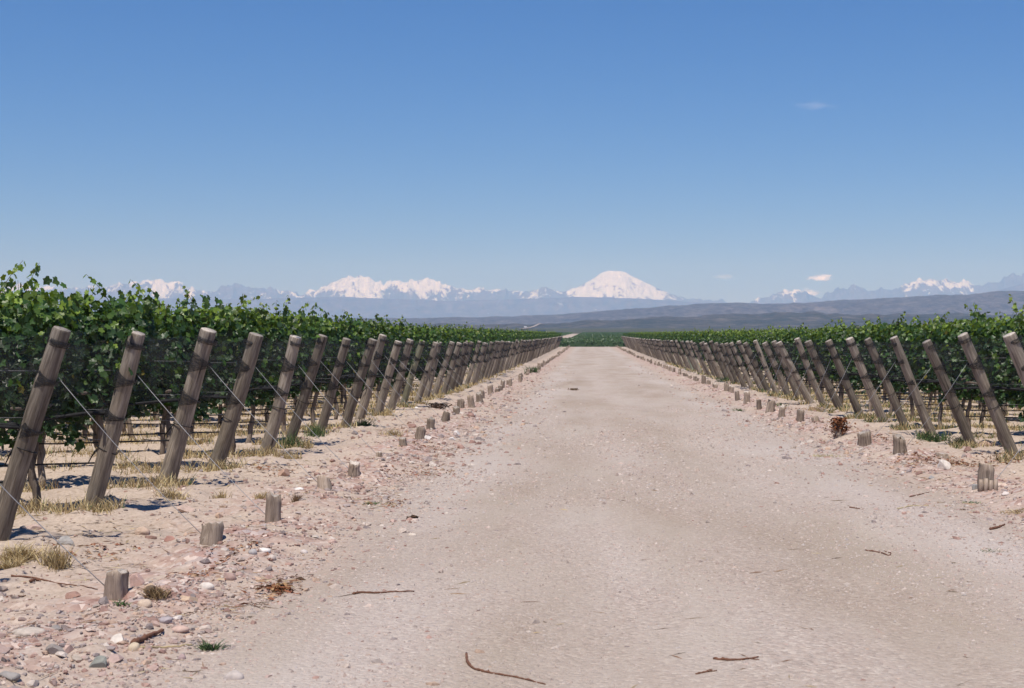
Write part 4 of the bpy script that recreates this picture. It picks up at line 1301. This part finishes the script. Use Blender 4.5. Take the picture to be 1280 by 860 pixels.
tuft(WD, 975, 508, 12, 90, .14, GREEN * 1.2, 'small green weed behind the right stumps', 'weed', G2, 32, .6, .010)
tuft(WD, 925, 514, 12, 90, .10, GREEN * 1.2, 'small green weed in front of the right stumps', 'weed', G2, 33, .8, .010)
tuft(WD, 905, 477, 16, 200, .3, GREEN, 'dark green weed at the foot of the pale green posts', 'weed', G2, 34, .6, .016)
tuft(WD, 665, 466, 12, 200, .5, GREEN, 'dark green bush at the far left post feet', 'weed', G2, 35, .6, .03)

def litter():
    g = np.random.default_rng(41)
    b = Buf()
    pal = np.array([(.25, .10, .055), (.30, .15, .085), (.20, .10, .065), (.36, .23, .14), (.42, .32, .2)])
    spots = [(340, 588, 42, 150), (1255, 574, 30, 240), (1205, 580, 44, 240), (1110, 551, 50, 260), (1150, 575, 40, 200), (348, 737, 34, 120), (300, 690, 40, 60), (990, 506, 60, 300), (1060, 540, 24, 120),
             (540, 560, 40, 120), (880, 480, 40, 200), (120, 690, 40, 80), (255, 720, 40, 50), (1000, 512, 60, 200), (1260, 585, 30, 120), (480, 630, 40, 80), (520, 592, 60, 140)]
    for px, py, w, n in spots:
        p = at(px, py); s = p.y / F
        x = p.x + g.normal(0, w * s * .5, n); y = p.y + g.normal(0, .28, n)
        z = H(x, y)
        L = g.uniform(.010, .045, n); th = g.random(n) * 6.28; wd = g.uniform(.003, .012, n)
        d = np.stack([np.cos(th), np.sin(th), g.normal(0, .22, n)], -1); q = np.stack([-np.sin(th), np.cos(th), g.normal(0, .4, n)], -1)
        o = np.stack([x, y, z + .012], -1)
        V = np.stack([o - d * L[:, None], o + q * wd[:, None], o + d * L[:, None], o - q * wd[:, None] + [0, 0, .008]], 1).reshape(-1, 3)
        i = (np.arange(n) * 4)[:, None]
        b.add(V, [i + np.array([[0, 1, 2]]), i + np.array([[0, 2, 3]])], np.repeat(pal[g.integers(0, 5, n)] * g.uniform(.7, 1.2, n)[:, None], 4, 0))
    for x0, x1, n in ((-4.9, -1.9, 4200), (3.5, 6.3, 3200), (-1.9, 3.5, 260), (-11, -4.6, 5200), (6.0, 13, 4200)):
        y = 1 / (1 / 6.5 + g.random(n) * (1 / 60 - 1 / 6.5)); x = g.uniform(x0, x1, n)
        kp = fbm(x * 1.1, y * .9, 3, 90) + .25 * g.random(n) > .62
        x, y = x[kp], y[kp]; n = len(x); z = H(x, y)
        th = g.random(n) * 6.28; L = g.uniform(.02, .11, n); wd = g.uniform(.0018, .004, n) * np.clip(y / 10, 1, 3)
        d = np.stack([np.cos(th), np.sin(th), g.normal(0, .1, n)], -1); q = np.stack([-np.sin(th), np.cos(th), g.normal(0, .3, n)], -1)
        o = np.stack([x, y, z + .006], -1)
        V = np.stack([o - d * L[:, None], o + q * wd[:, None], o + d * L[:, None], o - q * wd[:, None] + [0, 0, .004]], 1).reshape(-1, 3)
        i = (np.arange(n) * 4)[:, None]
        p2 = np.array([(.40, .31, .18), (.30, .2, .12), (.22, .13, .08), (.46, .38, .24), (.16, .10, .07)])
        b.add(V, [i + np.array([[0, 1, 2]]), i + np.array([[0, 2, 3]])], np.repeat(p2[g.integers(0, 5, n)] * g.uniform(.7, 1.2, n)[:, None], 4, 0))
    tag(link('leaf_litter', b.mesh('leaf_litter', M_BLADE, smooth=False)), 'reddish dead leaves and prunings scattered on the verges', 'litter', kind='stuff')
litter()

def twig(pts, r, label, side=None, m=None):
    P = [at(*q) for q in pts]
    o0 = P[0]
    A = np.array([tuple(p - o0) for p in P]); A[:, 2] += r * .9
    t = np.linspace(0, len(A) - 1, len(A) * 5)
    idx = np.arange(len(A))
    C_ = np.stack([np.interp(t, idx, A[:, k]) for k in range(3)], -1)
    ker = np.array([.25, .5, .25])
    for _ in range(2):
        C_[1:-1] = .25 * C_[:-2] + .5 * C_[1:-1] + .25 * C_[2:]
    g = np.random.default_rng(int(pts[0][0]))
    C_[:, 2] += .006 * g.random(len(C_))
    b = Buf()
    b.add(*tube(C_, np.linspace(r * 1.25, r * .6, len(C_)) * (1 + .35 * (g.random(len(C_)) < .15)), 7, True, .25, 3))
    if side:
        S = np.array([tuple(at(*q) - o0) for q in side]); S[:, 2] += r
        b.add(*tube(S, [r * .7] + [r * .4] * (len(S) - 1), 6))
    tag(link('twig', b.mesh('twig', m or M_TWIG), None, o0), label, 'twig', 'dry twigs on the ground')
twig([(441, 744), (452, 742), (470, 743), (490, 741), (518, 741)], .007, 'straight reddish twig lying left of the road middle', [(445, 743.5), (447, 740)])
twig([(583, 818), (584, 830), (592, 838), (608, 842), (625, 845), (645, 848), (665, 853), (682, 857)], .0055, 'long curved twig at the bottom of the road', [(612, 842), (610, 838)])
twig([(892, 825), (910, 827), (930, 826), (948, 823)], .006, 'short dark twig at the bottom right of the road', [(938, 825), (949, 826)])
twig([(870, 844), (885, 841), (896, 840)], .005, 'small dark twig below the short one on the bottom right of the road')
twig([(1082, 689), (1098, 691), (1112, 696), (1114, 692), (1105, 690)], .005, 'thin V shaped twig right of the road middle')
twig([(166, 807), (176, 803), (188, 797), (204, 791)], .013, 'thick dark stick beside the whitish angular stone')
twig([(176, 811), (200, 811), (225, 809), (242, 807)], .005, 'thin straw stalk below the thick dark stick', m=plain('straw stalk', (.45, .36, .2)))
twig([(38, 728), (44, 726), (51, 727)], .009, 'stubby dark twig below the yellow straw')
twig([(14, 721), (40, 723), (75, 731), (105, 734), (122, 738)], .005, 'long thin twig running to the nearest left stump')
twig([(8, 748), (20, 747), (32, 746)], .006, 'brown twig left of the red brown angular stone')
twig([(1238, 663), (1247, 661), (1256, 657)], .011, 'reddish stick on the right verge')
twig([(1122, 637), (1140, 633), (1160, 633)], .006, 'pale straw stalk on the right of the road', m=plain('pale stalk', (.5, .42, .26)))
twig([(1137, 622), (1150, 619), (1161, 616)], .006, 'dark twig on the right gravel edge')
twig([(1173, 592 - 12), (1190, 581), (1206, 580)], .012, 'red brown stick behind the large white rock')
twig([(1062, 635), (1075, 637)], .006, 'tiny dark twig on the right part of the road')

def brush(px, py, wpx, hpx, n, label, cols, seed):
    g = np.random.default_rng(seed)
    p = at(px, py); s = p.y / F
    b = Buf()
    for i in range(n):
        a = g.random() * 6.28; L = g.uniform(.25, .6) * wpx * s
        q = np.array([g.normal(0, wpx * s * .15), g.normal(0, wpx * s * .15), g.uniform(0, hpx * s * .7)])
        d = np.array([math.cos(a), math.sin(a), g.uniform(-.2, .9)])
        t = np.linspace(0, 1, 4)[:, None]
        P = q + d * L * t + g.normal(0, .012, (4, 3)); P[:, 2] = np.clip(P[:, 2], .0, hpx * s)
        b.add(*tube(P, [.007, .006, .005, .003], 5), col=np.array(cols[int(g.integers(len(cols)))]) * g.uniform(.7, 1.2))
    m = int(n * 5)
    P = np.stack([g.normal(0, wpx * s * .26, m), g.normal(0, wpx * s * .2, m), np.clip(g.uniform(.2, 1, m) ** .7 * hpx * s, .01, 9)], -1)
    Nn = g.normal(0, 1, (m, 3))
    cc = np.array(cols)[g.integers(0, len(cols), m)] * g.uniform(.7, 1.2, m)[:, None]
    b.add(*leaves(P, Nn, g.uniform(.025, .06, m), cc, g, True))
    tag(link('dead_brush', b.mesh('dead_brush', M_BLADE, smooth=False), None, p), label, 'brush')
brush(1049, 547, 19, 25, 70, 'reddish dead brush piled over a stump on the right verge', [(.20, .075, .03), (.26, .11, .05), (.09, .04, .025)], 61)
brush(548, 512, 24, 8, 60, 'dark brush heap between the left posts and stumps', [(.07, .05, .04), (.12, .08, .06)], 62)
brush(348, 738, 26, 5, 30, 'reddish dried weed flat on the sand right of the dull pink stone', [(.28, .11, .05), (.33, .2, .1)], 63)
brush(515, 650, 10, 4, 16, 'small brown clod of roots on the left side of the road', [(.16, .11, .08), (.22, .16, .11)], 64)
brush(717, 488, 10, 2.5, 30, 'brown dry clump lying in the road far ahead', [(.25, .18, .12), (.2, .14, .1)], 65)

# ------------------------------------------------------------------ clouds (volumes beyond the haze) and the haze itself
def cloud(name, px, py, wpx, hpx, D, dens, label, seed, tint=(1, 1, 1)):
    c = Vector(((px - VX) / F * D, D, EYE + (VY - py) / F * D))
    a, h = wpx / F * D / 2, hpx / F * D / 2
    V, Fc = ICO[3]
    V = V * np.array([a * 1.25, h * .5, h * 2.4])
    ct, st_ = math.cos(math.radians(52)), math.sin(math.radians(52))
    V = np.stack([V[:, 0], V[:, 1] * ct + V[:, 2] * st_, V[:, 2] * ct - V[:, 1] * st_], -1)
    nz = fbm(V[:, 0] / a * 1.6 + seed * 5, V[:, 1] / a * 1.6 + V[:, 2] / h * .8, 4, seed) - .5
    V = V * (1 + .45 * nz)[:, None]
    m, nt, b, out = mat(name)
    obj = N(nt, 'ShaderNodeTexCoord').outputs['Object']
    ln = N(nt, 'ShaderNodeVectorMath', operation='LENGTH'); nt.links.new(scaled(nt, obj, (1 / a, 0, 1 / h)), ln.inputs[0])
    off = N(nt, 'ShaderNodeVectorMath', operation='ADD'); off.inputs[1].default_value = (seed * 3.1, seed, 0); nt.links.new(scaled(nt, obj, (1 / a, 0.3 / a, .8 / h)), off.inputs[0])
    n2 = noise(nt, off.outputs[0], 1.7, 5, 0.6)
    d = math_(nt, 'SUBTRACT', math_(nt, 'ADD', 0.75, math_(nt, 'MULTIPLY', math_(nt, 'SUBTRACT', n2, .5), 2.0)), ln.outputs['Value'], True)
    d = math_(nt, 'MULTIPLY', d, dens, True)
    b.inputs['Base Color'].default_value = (.9 * tint[0], .9 * tint[1], .9 * tint[2], 1); setin(b, Roughness=1.0); b.inputs['Specular IOR Level'].default_value = 0
    tr = N(nt, 'ShaderNodeBsdfTransparent'); mx = N(nt, 'ShaderNodeMixShader')
    nt.links.new(d, mx.inputs[0]); nt.links.new(tr.outputs[0], mx.inputs[1]); nt.links.new(b.outputs[0], mx.inputs[2]); nt.links.new(mx.outputs[0], out.inputs['Surface'])
    tag(link(name, mesh_np(name, V, Fc, m), None, c), label, 'cloud')
cloud('cloud', 1026, 347, 40, 13, 41000, 1.3, 'small white puffy cloud just above the right hand hills', 1)
cloud('cloud', 1012, 366, 34, 14, 41000, .7, 'faint low cloud behind the right hand snow peaks', 2)
cloud('cloud', 1022, 132, 70, 16, 42000, .08, 'faint pinkish cloud wisp alone high in the right sky', 3, (1, .93, .92))
cloud('cloud', 905, 346, 40, 9, 42000, .22, 'barely visible cloud streak between volcano and small white cloud', 4)

def haze():
    b = Buf()
    x, y0, y1, z0, z1 = 26000, -3200, 33500, -2.0, 1700
    box(b, (0, (y0 + y1) / 2, (z0 + z1) / 2), (2 * x, y1 - y0, z1 - z0))
    m, nt, bs, out = mat('haze air')
    nt.nodes.remove(bs)
    pv = N(nt, 'ShaderNodeVolumePrincipled')
    pv.inputs['Color'].default_value = (0.34, 0.60, 0.98, 1)
    pv.inputs['Absorption Color'].default_value = (1, 1, 1, 1)
    pv.inputs['Density'].default_value = 6.9e-5
    pv.inputs['Anisotropy'].default_value = -0.35
    nt.links.new(pv.outputs[0], out.inputs['Volume'])
    tag(link('haze', b.mesh('haze', m, False)), 'pale blue haze filling the air before the mountains', 'haze', kind='stuff')
haze()
